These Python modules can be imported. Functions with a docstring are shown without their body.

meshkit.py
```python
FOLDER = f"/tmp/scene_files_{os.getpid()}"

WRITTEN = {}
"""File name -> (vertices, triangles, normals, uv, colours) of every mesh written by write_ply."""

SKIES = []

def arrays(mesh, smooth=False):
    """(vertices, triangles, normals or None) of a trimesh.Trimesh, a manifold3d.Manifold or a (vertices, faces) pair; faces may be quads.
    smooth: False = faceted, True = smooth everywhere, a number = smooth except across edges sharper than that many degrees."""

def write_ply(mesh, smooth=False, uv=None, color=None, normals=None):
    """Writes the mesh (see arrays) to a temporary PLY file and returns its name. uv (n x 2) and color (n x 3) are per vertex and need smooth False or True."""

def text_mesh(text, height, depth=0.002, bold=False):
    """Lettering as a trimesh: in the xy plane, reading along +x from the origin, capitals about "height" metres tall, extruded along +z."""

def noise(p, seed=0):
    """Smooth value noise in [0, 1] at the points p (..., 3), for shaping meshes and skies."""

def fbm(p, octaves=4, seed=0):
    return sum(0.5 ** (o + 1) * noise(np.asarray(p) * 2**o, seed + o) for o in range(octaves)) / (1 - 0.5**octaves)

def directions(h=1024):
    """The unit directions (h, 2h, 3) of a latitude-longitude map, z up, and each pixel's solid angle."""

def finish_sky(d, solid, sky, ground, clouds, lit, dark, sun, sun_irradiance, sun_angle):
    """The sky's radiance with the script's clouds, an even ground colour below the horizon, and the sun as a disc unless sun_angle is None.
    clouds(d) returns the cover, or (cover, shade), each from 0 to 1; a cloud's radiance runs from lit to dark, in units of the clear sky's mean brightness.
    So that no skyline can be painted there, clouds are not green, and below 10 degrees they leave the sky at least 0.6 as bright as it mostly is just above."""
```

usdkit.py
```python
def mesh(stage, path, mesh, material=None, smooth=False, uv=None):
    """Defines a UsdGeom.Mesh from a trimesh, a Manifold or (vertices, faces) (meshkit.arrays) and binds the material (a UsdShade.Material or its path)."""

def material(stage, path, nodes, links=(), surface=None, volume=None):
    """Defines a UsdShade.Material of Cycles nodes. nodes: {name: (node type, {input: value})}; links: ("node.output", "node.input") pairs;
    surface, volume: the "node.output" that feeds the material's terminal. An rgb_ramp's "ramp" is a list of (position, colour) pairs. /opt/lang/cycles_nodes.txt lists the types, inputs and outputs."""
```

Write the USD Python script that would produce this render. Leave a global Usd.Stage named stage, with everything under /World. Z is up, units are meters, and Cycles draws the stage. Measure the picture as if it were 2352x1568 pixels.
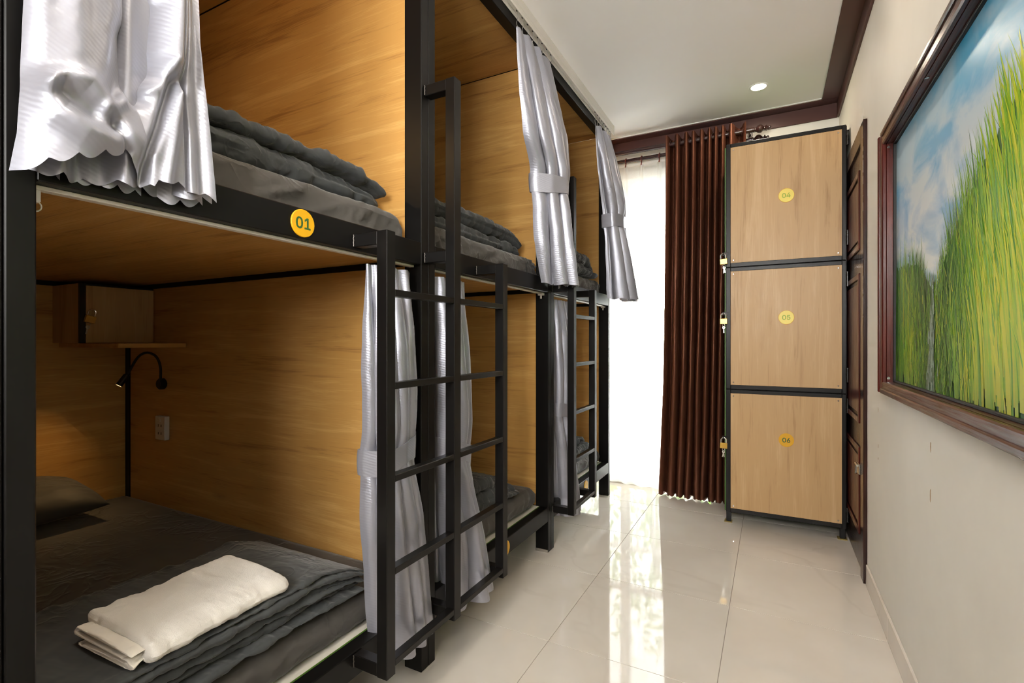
import math, numpy as np, trimesh, manifold3d, shapely
from shapely.geometry import LineString, Polygon
import usdkit, meshkit
from pxr import Usd, UsdGeom, UsdLux, UsdShade, Gf, Sdf, Vt

stage = Usd.Stage.CreateInMemory()
UsdGeom.SetStageUpAxis(stage, UsdGeom.Tokens.z)
UsdGeom.SetStageMetersPerUnit(stage, 1.0)
UsdGeom.Xform.Define(stage, '/World')
UsdGeom.Scope.Define(stage, '/World/Looks')

# ------------------------------------------------------------------ camera, sky, exposure
CAM_H, FPX, YAW, CX, CY = 1.154, 1136.3, 27.67, 1176.0, 783.1
cam = UsdGeom.Camera.Define(stage, '/World/Camera')
cam.CreateHorizontalApertureAttr(36.0)
cam.CreateVerticalApertureAttr(24.0)
cam.CreateFocalLengthAttr(36.0 * FPX / 2352)
cam.CreateClippingRangeAttr(Gf.Vec2f(0.02, 200))
cam.AddTranslateOp().Set(Gf.Vec3d(0, 0, CAM_H))
cam.AddRotateXYZOp().Set(Gf.Vec3f(90, 0, YAW))
EXPOSURE = 0.72
cam.CreateExposureAttr(EXPOSURE)

SKY = 4.0            # daylight outside the windows
LAMP = 150.0          # ceiling downlights
PANEL = 36.0         # round LED lamp on the ceiling over the camera
WARM = (1.0, 0.84, 0.65)
READ = 900.0          # bedside lamps
dome = UsdLux.DomeLight.Define(stage, '/World/Sky')
dome.CreateIntensityAttr(SKY)
dome.CreateColorAttr(Gf.Vec3f(0.93, 0.97, 1.0))

BACK = 13.0           # daylight through the window behind the camera
bl = UsdLux.RectLight.Define(stage, '/World/BackDaylight')
bl.CreateWidthAttr(1.05); bl.CreateHeightAttr(0.94); bl.CreateIntensityAttr(BACK); bl.CreateColorAttr(Gf.Vec3f(1.0, 0.92, 0.81))
bl.AddTranslateOp().Set(Gf.Vec3d(-0.195, -1.34, 1.92)); bl.AddRotateXYZOp().Set(Gf.Vec3f(90, 0, 0))

# ------------------------------------------------------------------ helpers
taken = {}
def numbered(parent, name):
    k = (parent, name); n = taken.get(k, -1) + 1; taken[k] = n
    return name if n == 0 else f'{name}_{n:03d}'
origin = {}
def thing(name, label, cat, loc=(0, 0, 0), group=None, kind=None):
    path = '/World/' + numbered('/World', name)
    x = UsdGeom.Xform.Define(stage, path); x.AddTranslateOp().Set(Gf.Vec3d(*map(float, loc)))
    p = x.GetPrim(); origin[path] = np.array(loc, float)
    if label: p.SetCustomDataByKey('label', label)
    if cat: p.SetCustomDataByKey('category', cat)
    if group: p.SetCustomDataByKey('group', group)
    if kind: p.SetCustomDataByKey('kind', kind)
    return path
def part(parent, name, mesh, mat, smooth=30, label=None, kind=None, color=None):
    """mesh in world coordinates -> a Mesh prim under parent (a path)."""
    path = parent + '/' + numbered(parent, name)
    root = '/'.join(parent.split('/')[:3])
    if isinstance(mesh, (list, tuple)) and not isinstance(mesh[0], np.ndarray): mesh = cat_(mesh)
    v, f = (np.asarray(mesh[0]), np.asarray(mesh[1])) if isinstance(mesh, tuple) else (np.array(mesh.vertices), np.array(mesh.faces))
    g = usdkit.mesh(stage, path, (v - origin[root], f), '/World/Looks/' + mat, smooth=smooth)
    if label: g.GetPrim().SetCustomDataByKey('label', label)
    if kind: g.GetPrim().SetCustomDataByKey('kind', kind)
    if color is not None:
        UsdGeom.PrimvarsAPI(g).CreatePrimvar('tint', Sdf.ValueTypeNames.Color3fArray, 'vertex').Set(Vt.Vec3fArray.FromNumpy(np.asarray(color, np.float32)))
    return path
def struct(name, label=None, cat=None, loc=(0, 0, 0)):
    return thing(name, label, cat, loc, kind='structure')
def cat_(ms): return trimesh.util.concatenate([trimesh.Trimesh(*m, process=False) if isinstance(m, tuple) else m for m in ms])

def box(x0, x1, y0, y1, z0, z1, b=0.0015):
    """chamfered box"""
    lo, hi = np.minimum([x0, y0, z0], [x1, y1, z1]), np.maximum([x0, y0, z0], [x1, y1, z1])
    b = min(b, 0.3 * (hi - lo).min())
    if b <= 0:
        return trimesh.creation.box(bounds=[lo, hi])
    P = []
    for k in range(3):
        a, c = lo + b, hi - b
        a, c = a.copy(), c.copy(); a[k], c[k] = lo[k], hi[k]
        for i in range(8): P.append([(c if i >> j & 1 else a)[j] for j in range(3)])
    h = trimesh.Trimesh(np.array(P), process=False).convex_hull
    return h
def rounded(x0, x1, y0, y1, z0, z1, r, seg=16, fine=0.03):
    lo, hi = np.array([x0, y0, z0]) + r, np.array([x1, y1, z1]) - r
    s = manifold3d.Manifold.sphere(r, seg)
    m = manifold3d.Manifold.batch_hull([s.translate([[lo, hi][i & 1][0], [lo, hi][i >> 1 & 1][1], [lo, hi][i >> 2][2]]) for i in range(8)])
    if fine: m = m.refine_to_length(fine)
    q = m.to_mesh()
    return trimesh.Trimesh(q.vert_properties[:, :3], q.tri_verts, process=False)
def tube(path, r, n=10, closed=False):
    path = np.array(path, float); N = len(path); r = np.broadcast_to(r, N)
    t = np.gradient(path, axis=0) if not closed else np.roll(path, -1, 0) - np.roll(path, 1, 0)
    t /= np.linalg.norm(t, axis=1, keepdims=True)
    a = np.cross(t[0], [0, 0, 1.0]);
    if np.linalg.norm(a) < 1e-3: a = np.cross(t[0], [1.0, 0, 0])
    a /= np.linalg.norm(a); rings = []
    for i in range(N):
        a = a - t[i] * (a @ t[i]); a /= np.linalg.norm(a); b = np.cross(t[i], a)
        th = np.arange(n) * 2 * np.pi / n
        rings.append(path[i] + r[i] * (np.cos(th)[:, None] * a + np.sin(th)[:, None] * b))
    v = np.vstack(rings); f = []
    for i in range(N if closed else N - 1):
        for j in range(n):
            p, q = i * n + j, i * n + (j + 1) % n
            s, u = (i + 1) % N * n + j, (i + 1) % N * n + (j + 1) % n
            f += [[p, q, u], [p, u, s]]
    if not closed:
        v = np.vstack([v, path[0], path[-1]]); c0, c1 = N * n, N * n + 1
        for j in range(n):
            f += [[c0, (j + 1) % n, j], [c1, (N - 1) * n + j, (N - 1) * n + (j + 1) % n]]
    return trimesh.Trimesh(v, f, process=False)
AX = {'z': np.eye(3), 'x': np.array([[0, 0, 1], [0, 1, 0], [-1, 0, 0]], float), 'y': np.array([[1, 0, 0], [0, 0, 1], [0, -1, 0]], float)}
def lathe(profile, at, axis='z', n=24):
    """profile: (radius, height) pairs; turned about the axis through at"""
    m = trimesh.creation.revolve(np.array(profile, float), sections=n)
    v = np.array(m.vertices) @ AX[axis].T + np.array(at, float)
    m = trimesh.Trimesh(v, m.faces, process=False); m.fix_normals(); return m
def cyl(at, r, h, axis='z', n=20, b=None):
    b = min(r, h) * 0.15 if b is None else b
    return lathe([(0, 0), (r - b, 0), (r, b), (r, h - b), (r - b, h), (0, h)], at, axis, n)
def grid(P):
    """P (m, n, 3) -> mesh"""
    m, n = P.shape[:2]; i = np.arange(m * n).reshape(m, n)
    f = np.concatenate([np.stack([i[:-1, :-1], i[1:, :-1], i[1:, 1:]], -1).reshape(-1, 3), np.stack([i[:-1, :-1], i[1:, 1:], i[:-1, 1:]], -1).reshape(-1, 3)])
    return trimesh.Trimesh(P.reshape(-1, 3), f, process=False)
def interp(x, xs, ys):
    from scipy.interpolate import PchipInterpolator
    o = np.argsort(xs); return PchipInterpolator(np.array(xs, float)[o], np.array(ys, float)[o])(np.clip(x, min(xs), max(xs)))
def fbm(p, o=4, s=0): return meshkit.fbm(np.asarray(p, float) + 50.0, o, s) - 0.5
YW = math.radians(YAW)
def ray(px, py):
    return np.array([-math.sin(YW), math.cos(YW), 0]) + (px - CX) / FPX * np.array([math.cos(YW), math.sin(YW), 0]) - (py - CY) / FPX * np.array([0, 0, 1.0])
def on_x(px, py, x): d = ray(px, py); return np.array([0, 0, CAM_H]) + d * (x / d[0])
def on_y(px, py, y): d = ray(px, py); return np.array([0, 0, CAM_H]) + d * (y / d[1])
def on_z(px, py, z): d = ray(px, py); return np.array([0, 0, CAM_H]) + d * ((z - CAM_H) / d[2])

# ------------------------------------------------------------------ materials
def look(name, nodes, links=(), surface='p.BSDF'):
    return usdkit.material(stage, '/World/Looks/' + name, nodes, links, surface=surface)
def plain(name, color, rough=0.5, **k):
    return look(name, {'p': ('principled_bsdf', dict(base_color=color, roughness=rough, **k))})
def wood(name, axis, dark, mid, light, rough=0.42, knots=0.6, s=1.0, off=(0, 0, 0)):
    k = {'x': 0, 'y': 1, 'z': 2}[axis]
    def sc(along, across):
        v = [across * s] * 3; v[k] = along * s; return tuple(v)
    nodes = {
        'g': ('geometry', {}),
        'm1': ('mapping', dict(scale=sc(1.6, 20), location=off)), 'n1': ('noise_texture', dict(scale=1.0, detail=6.0, roughness=0.62, distortion=0.9)),
        'm2': ('mapping', dict(scale=sc(7, 260), location=off)), 'n2': ('noise_texture', dict(scale=1.0, detail=3.0, roughness=0.6)),
        'm3': ('mapping', dict(scale=sc(0.55, 6.5), location=off)), 'n3': ('noise_texture', dict(scale=1.0, detail=3.0, roughness=0.5, distortion=1.4)),
        'a': ('math', dict(math_type='multiply', value2=0.50)), 'b': ('math', dict(math_type='multiply_add', value2=0.22)), 'c': ('math', dict(math_type='multiply_add', value2=0.36)),
        'r': ('rgb_ramp', {'ramp': [(0.40, dark), (0.50, mid), (0.555, mid), (0.66, light)]}),
        'm4': ('mapping', dict(scale=sc(2.3, 8.5), location=off)), 'v': ('voronoi_texture', dict(scale=1.0, feature='f1')),
        'kn': ('map_range', dict(from_min=0.02, from_max=0.17, to_min=1.0, to_max=0.0, clamp=True)),
        'kr': ('separate_color', {}), 'ks': ('map_range', dict(from_min=0.55, from_max=0.75, to_min=0.0, to_max=knots, clamp=True)),
        'km': ('math', dict(math_type='multiply')), 'kx': ('math', dict(math_type='multiply')),
        'mx': ('mix', dict(mix_type='mix', color2=tuple(0.45 * np.array(dark)))),
        'rr': ('map_range', dict(from_min=0.3, from_max=0.7, to_min=rough + 0.06, to_max=rough - 0.06)),
        'bp': ('bump', dict(strength=0.12, distance=0.002)),
        'p': ('principled_bsdf', dict(specular_ior_level=0.4))}
    links = [('g.position', f'm{i}.vector') for i in (1, 2, 3, 4)] + [(f'm{i}.vector', f'n{i}.vector') for i in (1, 2, 3)] + [
        ('n1.fac', 'a.value1'), ('n2.fac', 'b.value1'), ('a.value', 'b.value3'), ('n3.fac', 'c.value1'), ('b.value', 'c.value3'),
        ('c.value', 'r.fac'), ('m4.vector', 'v.vector'), ('v.distance', 'kn.value'), ('v.color', 'kr.color'), ('kr.r', 'ks.value'),
        ('kn.result', 'km.value1'), ('ks.result', 'km.value2'), ('km.value', 'kx.value1'), ('n1.fac', 'kx.value2'), ('kx.value', 'mx.fac'), ('r.color', 'mx.color1'),
        ('mx.color', 'p.base_color'), ('n2.fac', 'rr.value'), ('rr.result', 'p.roughness'), ('n2.fac', 'bp.height'), ('bp.normal', 'p.normal')]
    return look(name, nodes, links)
OAK = ((0.37, 0.180, 0.048), (0.58, 0.318, 0.092), (0.69, 0.415, 0.140))
wood('oak_across', 'x', *OAK)
wood('oak_along', 'y', *OAK)
wood('oak_upright', 'z', (0.42, 0.25, 0.105), (0.56, 0.355, 0.165), (0.63, 0.42, 0.215), knots=0.25, s=0.9)
wood('mahogany', 'y', (0.020, 0.006, 0.005), (0.055, 0.016, 0.011), (0.115, 0.030, 0.020), rough=0.28, knots=0.2)
wood('mahogany_upright', 'z', (0.022, 0.005, 0.004), (0.075, 0.014, 0.010), (0.15, 0.026, 0.018), rough=0.25, knots=0.2)
wood('door_wood', 'z', (0.008, 0.003, 0.0025), (0.022, 0.008, 0.006), (0.05, 0.017, 0.012), rough=0.2, knots=0.2)
plain('brown_paint', (0.075, 0.024, 0.018), 0.38)
plain('black_steel', (0.0045, 0.0041, 0.0039), 0.42, specular_ior_level=0.24)
plain('black_steel_satin', (0.0055, 0.0049, 0.0046), 0.36, specular_ior_level=0.28)
plain('bare_weld', (0.11, 0.10, 0.09), 0.5, metallic=0.6)
plain('chrome', (0.75, 0.75, 0.74), 0.16, metallic=1.0)
plain('steel_key', (0.62, 0.60, 0.55), 0.3, metallic=1.0)
plain('brass', (0.72, 0.45, 0.10), 0.28, metallic=0.85)
plain('dull_brass', (0.40, 0.30, 0.10), 0.5, metallic=0.5)
plain('white_plastic', (0.72, 0.70, 0.66), 0.35)
plain('rail_white', (0.74, 0.70, 0.64), 0.4)
plain('ceiling_white', (0.88, 0.85, 0.82), 0.75)
plain('trim_white', (0.82, 0.80, 0.77), 0.5)
plain('black_plastic', (0.006, 0.006, 0.006), 0.3)
plain('black_rubber', (0.008, 0.008, 0.008), 0.6)
plain('plate_yellow', (0.74, 0.39, 0.005), 0.42)
plain('plate_lemon', (0.90, 0.72, 0.12), 0.40)
plain('plate_rim', (0.72, 0.36, 0.01), 0.45)
plain('digit_green', (0.035, 0.11, 0.028), 0.45)
plain('digit_lime', (0.33, 0.46, 0.03), 0.45)
plain('green_print', (0.055, 0.13, 0.02), 0.5)
plain('green_edge', (0.13, 0.25, 0.045), 0.5)
plain('ply_white', (0.66, 0.63, 0.56), 0.6)
plain('grout', (0.30, 0.26, 0.22), 0.85)
plain('paint_chip', (0.80, 0.78, 0.74), 0.7)
plain('scuff', (0.42, 0.29, 0.17), 0.8)
plain('ring_red', (0.16, 0.022, 0.014), 0.3)
plain('rod_brown', (0.035, 0.012, 0.010), 0.25, coat_weight=0.4)
plain('bark', (0.12, 0.09, 0.07), 0.9)
look('leaf', {'d': ('diffuse_bsdf', dict(color=(0.10, 0.22, 0.03))), 't': ('translucent_bsdf', dict(color=(0.22, 0.38, 0.05))), 'x': ('mix_closure', dict(fac=0.4))}, [('d.BSDF', 'x.closure1'), ('t.BSDF', 'x.closure2')], 'x.closure')
plain('concrete', (0.55, 0.54, 0.52), 0.8)
plain('frame_white', (0.74, 0.72, 0.68), 0.35)
look('panel_glow', {'e': ('emission', dict(color=(1.0, 0.87, 0.70), strength=PANEL))}, surface='e.emission')
look('lamp_glow', {'e': ('emission', dict(color=WARM, strength=LAMP))}, surface='e.emission')
look('read_glow', {'e': ('emission', dict(color=(1.0, 0.62, 0.25), strength=READ))}, surface='e.emission')
look('window_glass', {'f': ('fresnel', dict(IOR=1.45)), 't': ('transparent_bsdf', {}), 'g': ('glossy_bsdf', dict(roughness=0.01)), 'x': ('mix_closure', {})},
     [('f.fac', 'x.fac'), ('t.BSDF', 'x.closure1'), ('g.BSDF', 'x.closure2')], 'x.closure')
# walls: faint roller mottling
def paint(name, color, rough=0.6):
    c = np.array(color)
    look(name, {'g': ('geometry', {}), 'n': ('noise_texture', dict(scale=2.2, detail=5.0, roughness=0.6)), 'n2': ('noise_texture', dict(scale=160.0, detail=2.0)),
                'r': ('rgb_ramp', {'ramp': [(0.3, tuple(c * 0.95)), (0.7, tuple(c * 1.03))]}), 'b': ('bump', dict(strength=0.10, distance=0.001)), 'p': ('principled_bsdf', dict(roughness=rough, specular_ior_level=0.3))},
         [('g.position', 'n.vector'), ('g.position', 'n2.vector'), ('n.fac', 'r.fac'), ('r.color', 'p.base_color'), ('n2.fac', 'b.height'), ('b.normal', 'p.normal')])
paint('wall_paint', (0.79, 0.76, 0.695))
# polished cream porcelain with thin grey veins
look('porcelain', {'g': ('geometry', {}), 'o': ('object_info', {}),
    'sh': ('vector_math', dict(math_type='scale', scale=1.0)), 'm': ('mapping', dict(scale=(1.0, 1.35, 1.0), rotation=(0, 0, 0.6))),
    'w': ('noise_texture', dict(scale=0.75, detail=4.0, roughness=0.5, distortion=0.5)),
    'ab': ('math', dict(math_type='subtract', value2=0.5)), 'av': ('math', dict(math_type='absolute')),
    'v': ('map_range', dict(from_min=0.0, from_max=0.010, to_min=0.45, to_max=0.0, clamp=True)),
    'n': ('noise_texture', dict(scale=2.6, detail=4.0)), 'vm': ('math', dict(math_type='multiply')),
    'r': ('rgb_ramp', {'ramp': [(0.3, (0.645, 0.595, 0.535)), (0.7, (0.715, 0.668, 0.608))]}),
    'mx': ('mix', dict(color2=(0.53, 0.475, 0.42))),
    'p': ('principled_bsdf', dict(roughness=0.04, specular_ior_level=0.5))},
    [('g.position', 'm.vector'), ('m.vector', 'w.vector'), ('w.fac', 'ab.value1'), ('ab.value', 'av.value1'), ('av.value', 'v.value'), ('g.position', 'n.vector'),
     ('n.fac', 'r.fac'), ('v.result', 'vm.value1'), ('n.fac', 'vm.value2'), ('vm.value', 'mx.fac'), ('r.color', 'mx.color1'), ('mx.color', 'p.base_color')])
def cloth(name, color, scale=900.0, rough=0.85, bump=0.25, sheen=0.25, vary=0.12, wr=0.0, crs=13.0):
    c = np.array(color)
    look(name, {'g': ('geometry', {}), 'n': ('noise_texture', dict(scale=scale, detail=2.0)), 'n1': ('noise_texture', dict(scale=7.0, detail=4.0)),
                'n3': ('noise_texture', dict(scale=crs, detail=2.0, roughness=0.45, distortion=1.2)), 'k0': ('math', dict(math_type='subtract', value2=0.5)), 'k1': ('math', dict(math_type='absolute')), 'k2': ('map_range', dict(from_min=0.0, from_max=0.13, to_min=1.0, to_max=0.0, clamp=True)), 'k3': ('math', dict(math_type='power', value2=1.6)), 'n4': ('noise_texture', dict(scale=3.1, detail=2.0)), 'k4': ('map_range', dict(from_min=0.47, from_max=0.66, to_min=0.0, to_max=1.0, clamp=True)), 'k5': ('math', dict(math_type='multiply')),
                'r': ('rgb_ramp', {'ramp': [(0.3, tuple(c * (1 - vary))), (0.7, tuple(c * (1 + vary)))]}),
                'b': ('bump', dict(strength=bump, distance=0.0008)), 'b2': ('bump', dict(strength=wr, distance=0.007)),
                'p': ('principled_bsdf', dict(roughness=rough, sheen_weight=sheen, sheen_roughness=0.4, specular_ior_level=0.25))},
         [('g.position', 'n.vector'), ('g.position', 'n1.vector'), ('g.position', 'n3.vector'), ('n1.fac', 'r.fac'), ('r.color', 'p.base_color'), ('n3.fac', 'k0.value1'), ('k0.value', 'k1.value1'), ('k1.value', 'k2.value'), ('k2.result', 'k3.value1'), ('g.position', 'n4.vector'), ('n4.fac', 'k4.value'), ('k3.value', 'k5.value1'), ('k4.result', 'k5.value2'), ('k5.value', 'b2.height'), ('b2.normal', 'b.normal'), ('n.fac', 'b.height'), ('b.normal', 'p.normal')])
cloth('sheet_charcoal', (0.082, 0.076, 0.070), wr=0.55, crs=9.0)
cloth('quilt_charcoal', (0.060, 0.065, 0.068), wr=0.45, crs=11.0)
cloth('pillow_charcoal', (0.045, 0.043, 0.040), wr=0.15, rough=0.6)
cloth('towel_white', (0.70, 0.675, 0.635), scale=420.0, rough=0.95, bump=1.0, sheen=0.5, vary=0.05)
cloth('towel_hem', (0.80, 0.76, 0.69), scale=300.0, rough=0.9, bump=0.4, vary=0.03)
# silver satin with a woven rib
def satin(name, color, rough, metal, rib=True, spec=0.6, sheen=0.12):
    look(name, {'g': ('geometry', {}), 'm': ('mapping', dict(rotation=(0.55, 0, 0))), 'w': ('wave_texture', dict(wave_type='bands', bands_direction='z', scale=42.0, distortion=3.0, detail=2.0, detail_scale=0.6)),
                'n': ('noise_texture', dict(scale=14.0, detail=3.0)), 'b': ('bump', dict(strength=0.10 if rib else 0.0, distance=0.0015)), 'b2': ('bump', dict(strength=0.12, distance=0.008)),
                'p': ('principled_bsdf', dict(base_color=color, roughness=rough, metallic=metal, specular_ior_level=spec, sheen_weight=sheen))},
         [('g.position', 'm.vector'), ('m.vector', 'w.vector'), ('w.fac', 'b.height'), ('g.position', 'n.vector'), ('n.fac', 'b2.height'), ('b2.normal', 'b.normal'), ('b.normal', 'p.normal')])
satin('silver_satin', (0.35, 0.357, 0.415), 0.38, 0.50)
satin('brown_satin', (0.150, 0.055, 0.031), 0.33, 0.5, rib=False, spec=0.3, sheen=0.0)
look('sheer_voile', {'t': ('transparent_bsdf', dict(color=(0.97, 0.96, 0.93))), 'l': ('translucent_bsdf', dict(color=(0.90, 0.885, 0.84))), 'd': ('diffuse_bsdf', dict(color=(0.88, 0.86, 0.82))),
     'a': ('mix_closure', dict(fac=0.4)), 'x': ('mix_closure', dict(fac=0.74))}, [('l.BSDF', 'a.closure1'), ('d.BSDF', 'a.closure2'), ('t.BSDF', 'x.closure1'), ('a.closure', 'x.closure2')], 'x.closure')
look('sky_print', {'g': ('geometry', {}), 's': ('separate_xyz', {}),
    'm': ('mapping', dict(scale=(1, 3.4, 6.4), rotation=(0.85, 0, 0))), 'n': ('noise_texture', dict(scale=1.0, detail=7.0, roughness=0.56, distortion=0.5)),
    'r': ('rgb_ramp', {'ramp': [(0.38, (0, 0, 0)), (0.58, (1, 1, 1))]}),
    'zt': ('map_range', dict(from_min=1.3, from_max=1.95, to_min=0.0, to_max=1.0, clamp=True)),
    'b': ('rgb_ramp', {'ramp': [(0.0, (0.36, 0.55, 0.72)), (0.45, (0.17, 0.40, 0.68)), (0.8, (0.15, 0.46, 0.72)), (1.0, (0.02, 0.36, 0.62))]}),
    'lo': ('map_range', dict(from_min=0.0, from_max=1.0, to_min=1.0, to_max=0.35, clamp=True)), 'cm': ('math', dict(math_type='multiply')),
    'x': ('mix', dict(color2=(0.80, 0.82, 0.80))), 'p': ('principled_bsdf', dict(roughness=0.32, specular_ior_level=0.22))},
    [('g.position', 'm.vector'), ('m.vector', 'n.vector'), ('n.fac', 'r.fac'), ('g.position', 's.vector'), ('s.z', 'zt.value'), ('zt.result', 'b.fac'), ('zt.result', 'lo.value'),
     ('r.color', 'cm.value1'), ('lo.result', 'cm.value2'), ('cm.value', 'x.fac'), ('b.color', 'x.color1'), ('x.color', 'p.base_color')])
look('grass_print', {'a': ('attribute', {'attribute': 'tint'}), 'p': ('principled_bsdf', dict(roughness=0.32, specular_ior_level=0.22))}, [('a.color', 'p.base_color')])

# ------------------------------------------------------------------ the room
XW, YF, ZC = 0.404, 3.972, 2.771        # right wall, far wall, ceiling
XB, YB = -3.12, -1.20                   # wall behind the beds, wall behind the camera
fl = struct('floor')
part(fl, 'grout_bed', box(XB - 0.1, XW + 0.1, YB - 0.1, YF + 0.1, -0.05, -0.0022, 0), 'grout')
gx = [-0.762 + 0.6 * k for k in range(-4, 2)]; gx = [XB] + [x for x in gx if XB + 0.02 < x < XW - 0.02] + [XW]
gy = [1.754 + 0.6 * k for k in range(-6, 5)]; gy = [YB] + [y for y in gy if YB + 0.02 < y < YF - 0.02] + [YF]
for a, b in zip(gx[:-1], gx[1:]):
    for c, d in zip(gy[:-1], gy[1:]):
        part(fl, 'tile', box(a + 0.0011, b - 0.0011, c + 0.0011, d - 0.0011, -0.012, 0.0, 0.0006), 'porcelain', smooth=False)
ce = struct('ceiling')
part(ce, 'ceiling_slab', box(XB - 0.1, XW + 0.1, YB - 0.1, YF + 0.1, ZC, ZC + 0.1, 0), 'ceiling_white', smooth=False)
w = struct('wall_left'); part(w, 'wall_face', box(XB - 0.12, XB, YB, YF, 0, ZC, 0), 'wall_paint', smooth=False)
# far wall with the tall window
WX0, WX1, WZ = -1.78, -0.36, 2.46
w = struct('wall_far')
part(w, 'wall_face', [box(XB - 0.12, WX0, YF, YF + 0.16, 0, ZC, 0), box(WX1, XW + 0.14, YF, YF + 0.16, 0, ZC, 0), box(WX0, WX1, YF, YF + 0.16, WZ, ZC, 0)], 'wall_paint', smooth=False)
# right wall with the niche of the mural
NY0, NY1, NZ0, NZ1 = 0.46, 2.44, 0.975, 1.955
w = struct('wall_right')
part(w, 'wall_face', [box(XW, XW + 0.14, YB, NY0, 0, ZC, 0), box(XW, XW + 0.14, NY1, YF, 0, ZC, 0), box(XW, XW + 0.14, NY0, NY1, 0, NZ0, 0), box(XW, XW + 0.14, NY0, NY1, NZ1, ZC, 0)], 'wall_paint', smooth=False)
rs = np.random.default_rng(4)
for px, py, h in ((2017, 940, 0.010), (2017, 1023, 0.008), (2138, 1025, 0.016), (2137, 1137, 0.02), (2017, 1052, 0.006)):
    p = on_x(px, py, XW); t = np.linspace(0, 2 * np.pi, 9)[:-1]; k = 0.7 + 0.5 * rs.random(8)
    v = np.stack([np.full(8, XW), p[1] + 0.0035 * k * np.cos(t), p[2] + h * k * np.sin(t)], 1)
    v2 = v.copy(); v2[:, 0] -= 0.0006
    part(w, 'scuff_mark', trimesh.convex.convex_hull(np.vstack([v, v2])), 'scuff', smooth=False)
# wall behind the camera with a bright window of its own
BX0, BX1, BZ0, BZ1 = -0.75, 0.36, 1.42, 2.42
w = struct('wall_back')
part(w, 'wall_face', [box(XB - 0.12, BX0, YB - 0.16, YB, 0, ZC, 0), box(BX1, XW + 0.14, YB - 0.16, YB, 0, ZC, 0), box(BX0, BX1, YB - 0.16, YB, BZ1, ZC, 0), box(BX0, BX1, YB - 0.16, YB, 0, BZ0, 0)], 'wall_paint', smooth=False)
def window(name, x0, x1, y, z0, z1, mull, bars, mat='frame_white'):
    t = struct(name)
    f = 0.05
    part(t, 'window_frame', [box(x0, x0 + f, y, y + 0.06, z0, z1), box(x1 - f, x1, y, y + 0.06, z0, z1), box(x0 + f, x1 - f, y, y + 0.06, z0, z0 + f), box(x0 + f, x1 - f, y, y + 0.06, z1 - f, z1)], mat)
    for m in mull: part(t, 'mullion', box(m - 0.035, m + 0.035, y, y + 0.06, z0 + f, z1 - f), mat)
    for b0, b1 in bars: part(t, 'transom', box(x0 + f, x1 - f, y - 0.005, y + 0.055, b0, b1), mat)
    part(t, 'glass_pane', box(x0 + f, x1 - f, y + 0.026, y + 0.032, z0 + f, z1 - f, 0), 'window_glass', smooth=False)
    return t
window('window_1', WX0, WX1, YF + 0.07, 0.0, WZ, (-1.07,), ((2.24, 2.355), (0.86, 0.90)))
window('window_2', BX0, BX1, YB - 0.12, BZ0, BZ1, (-0.195,), ())
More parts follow.
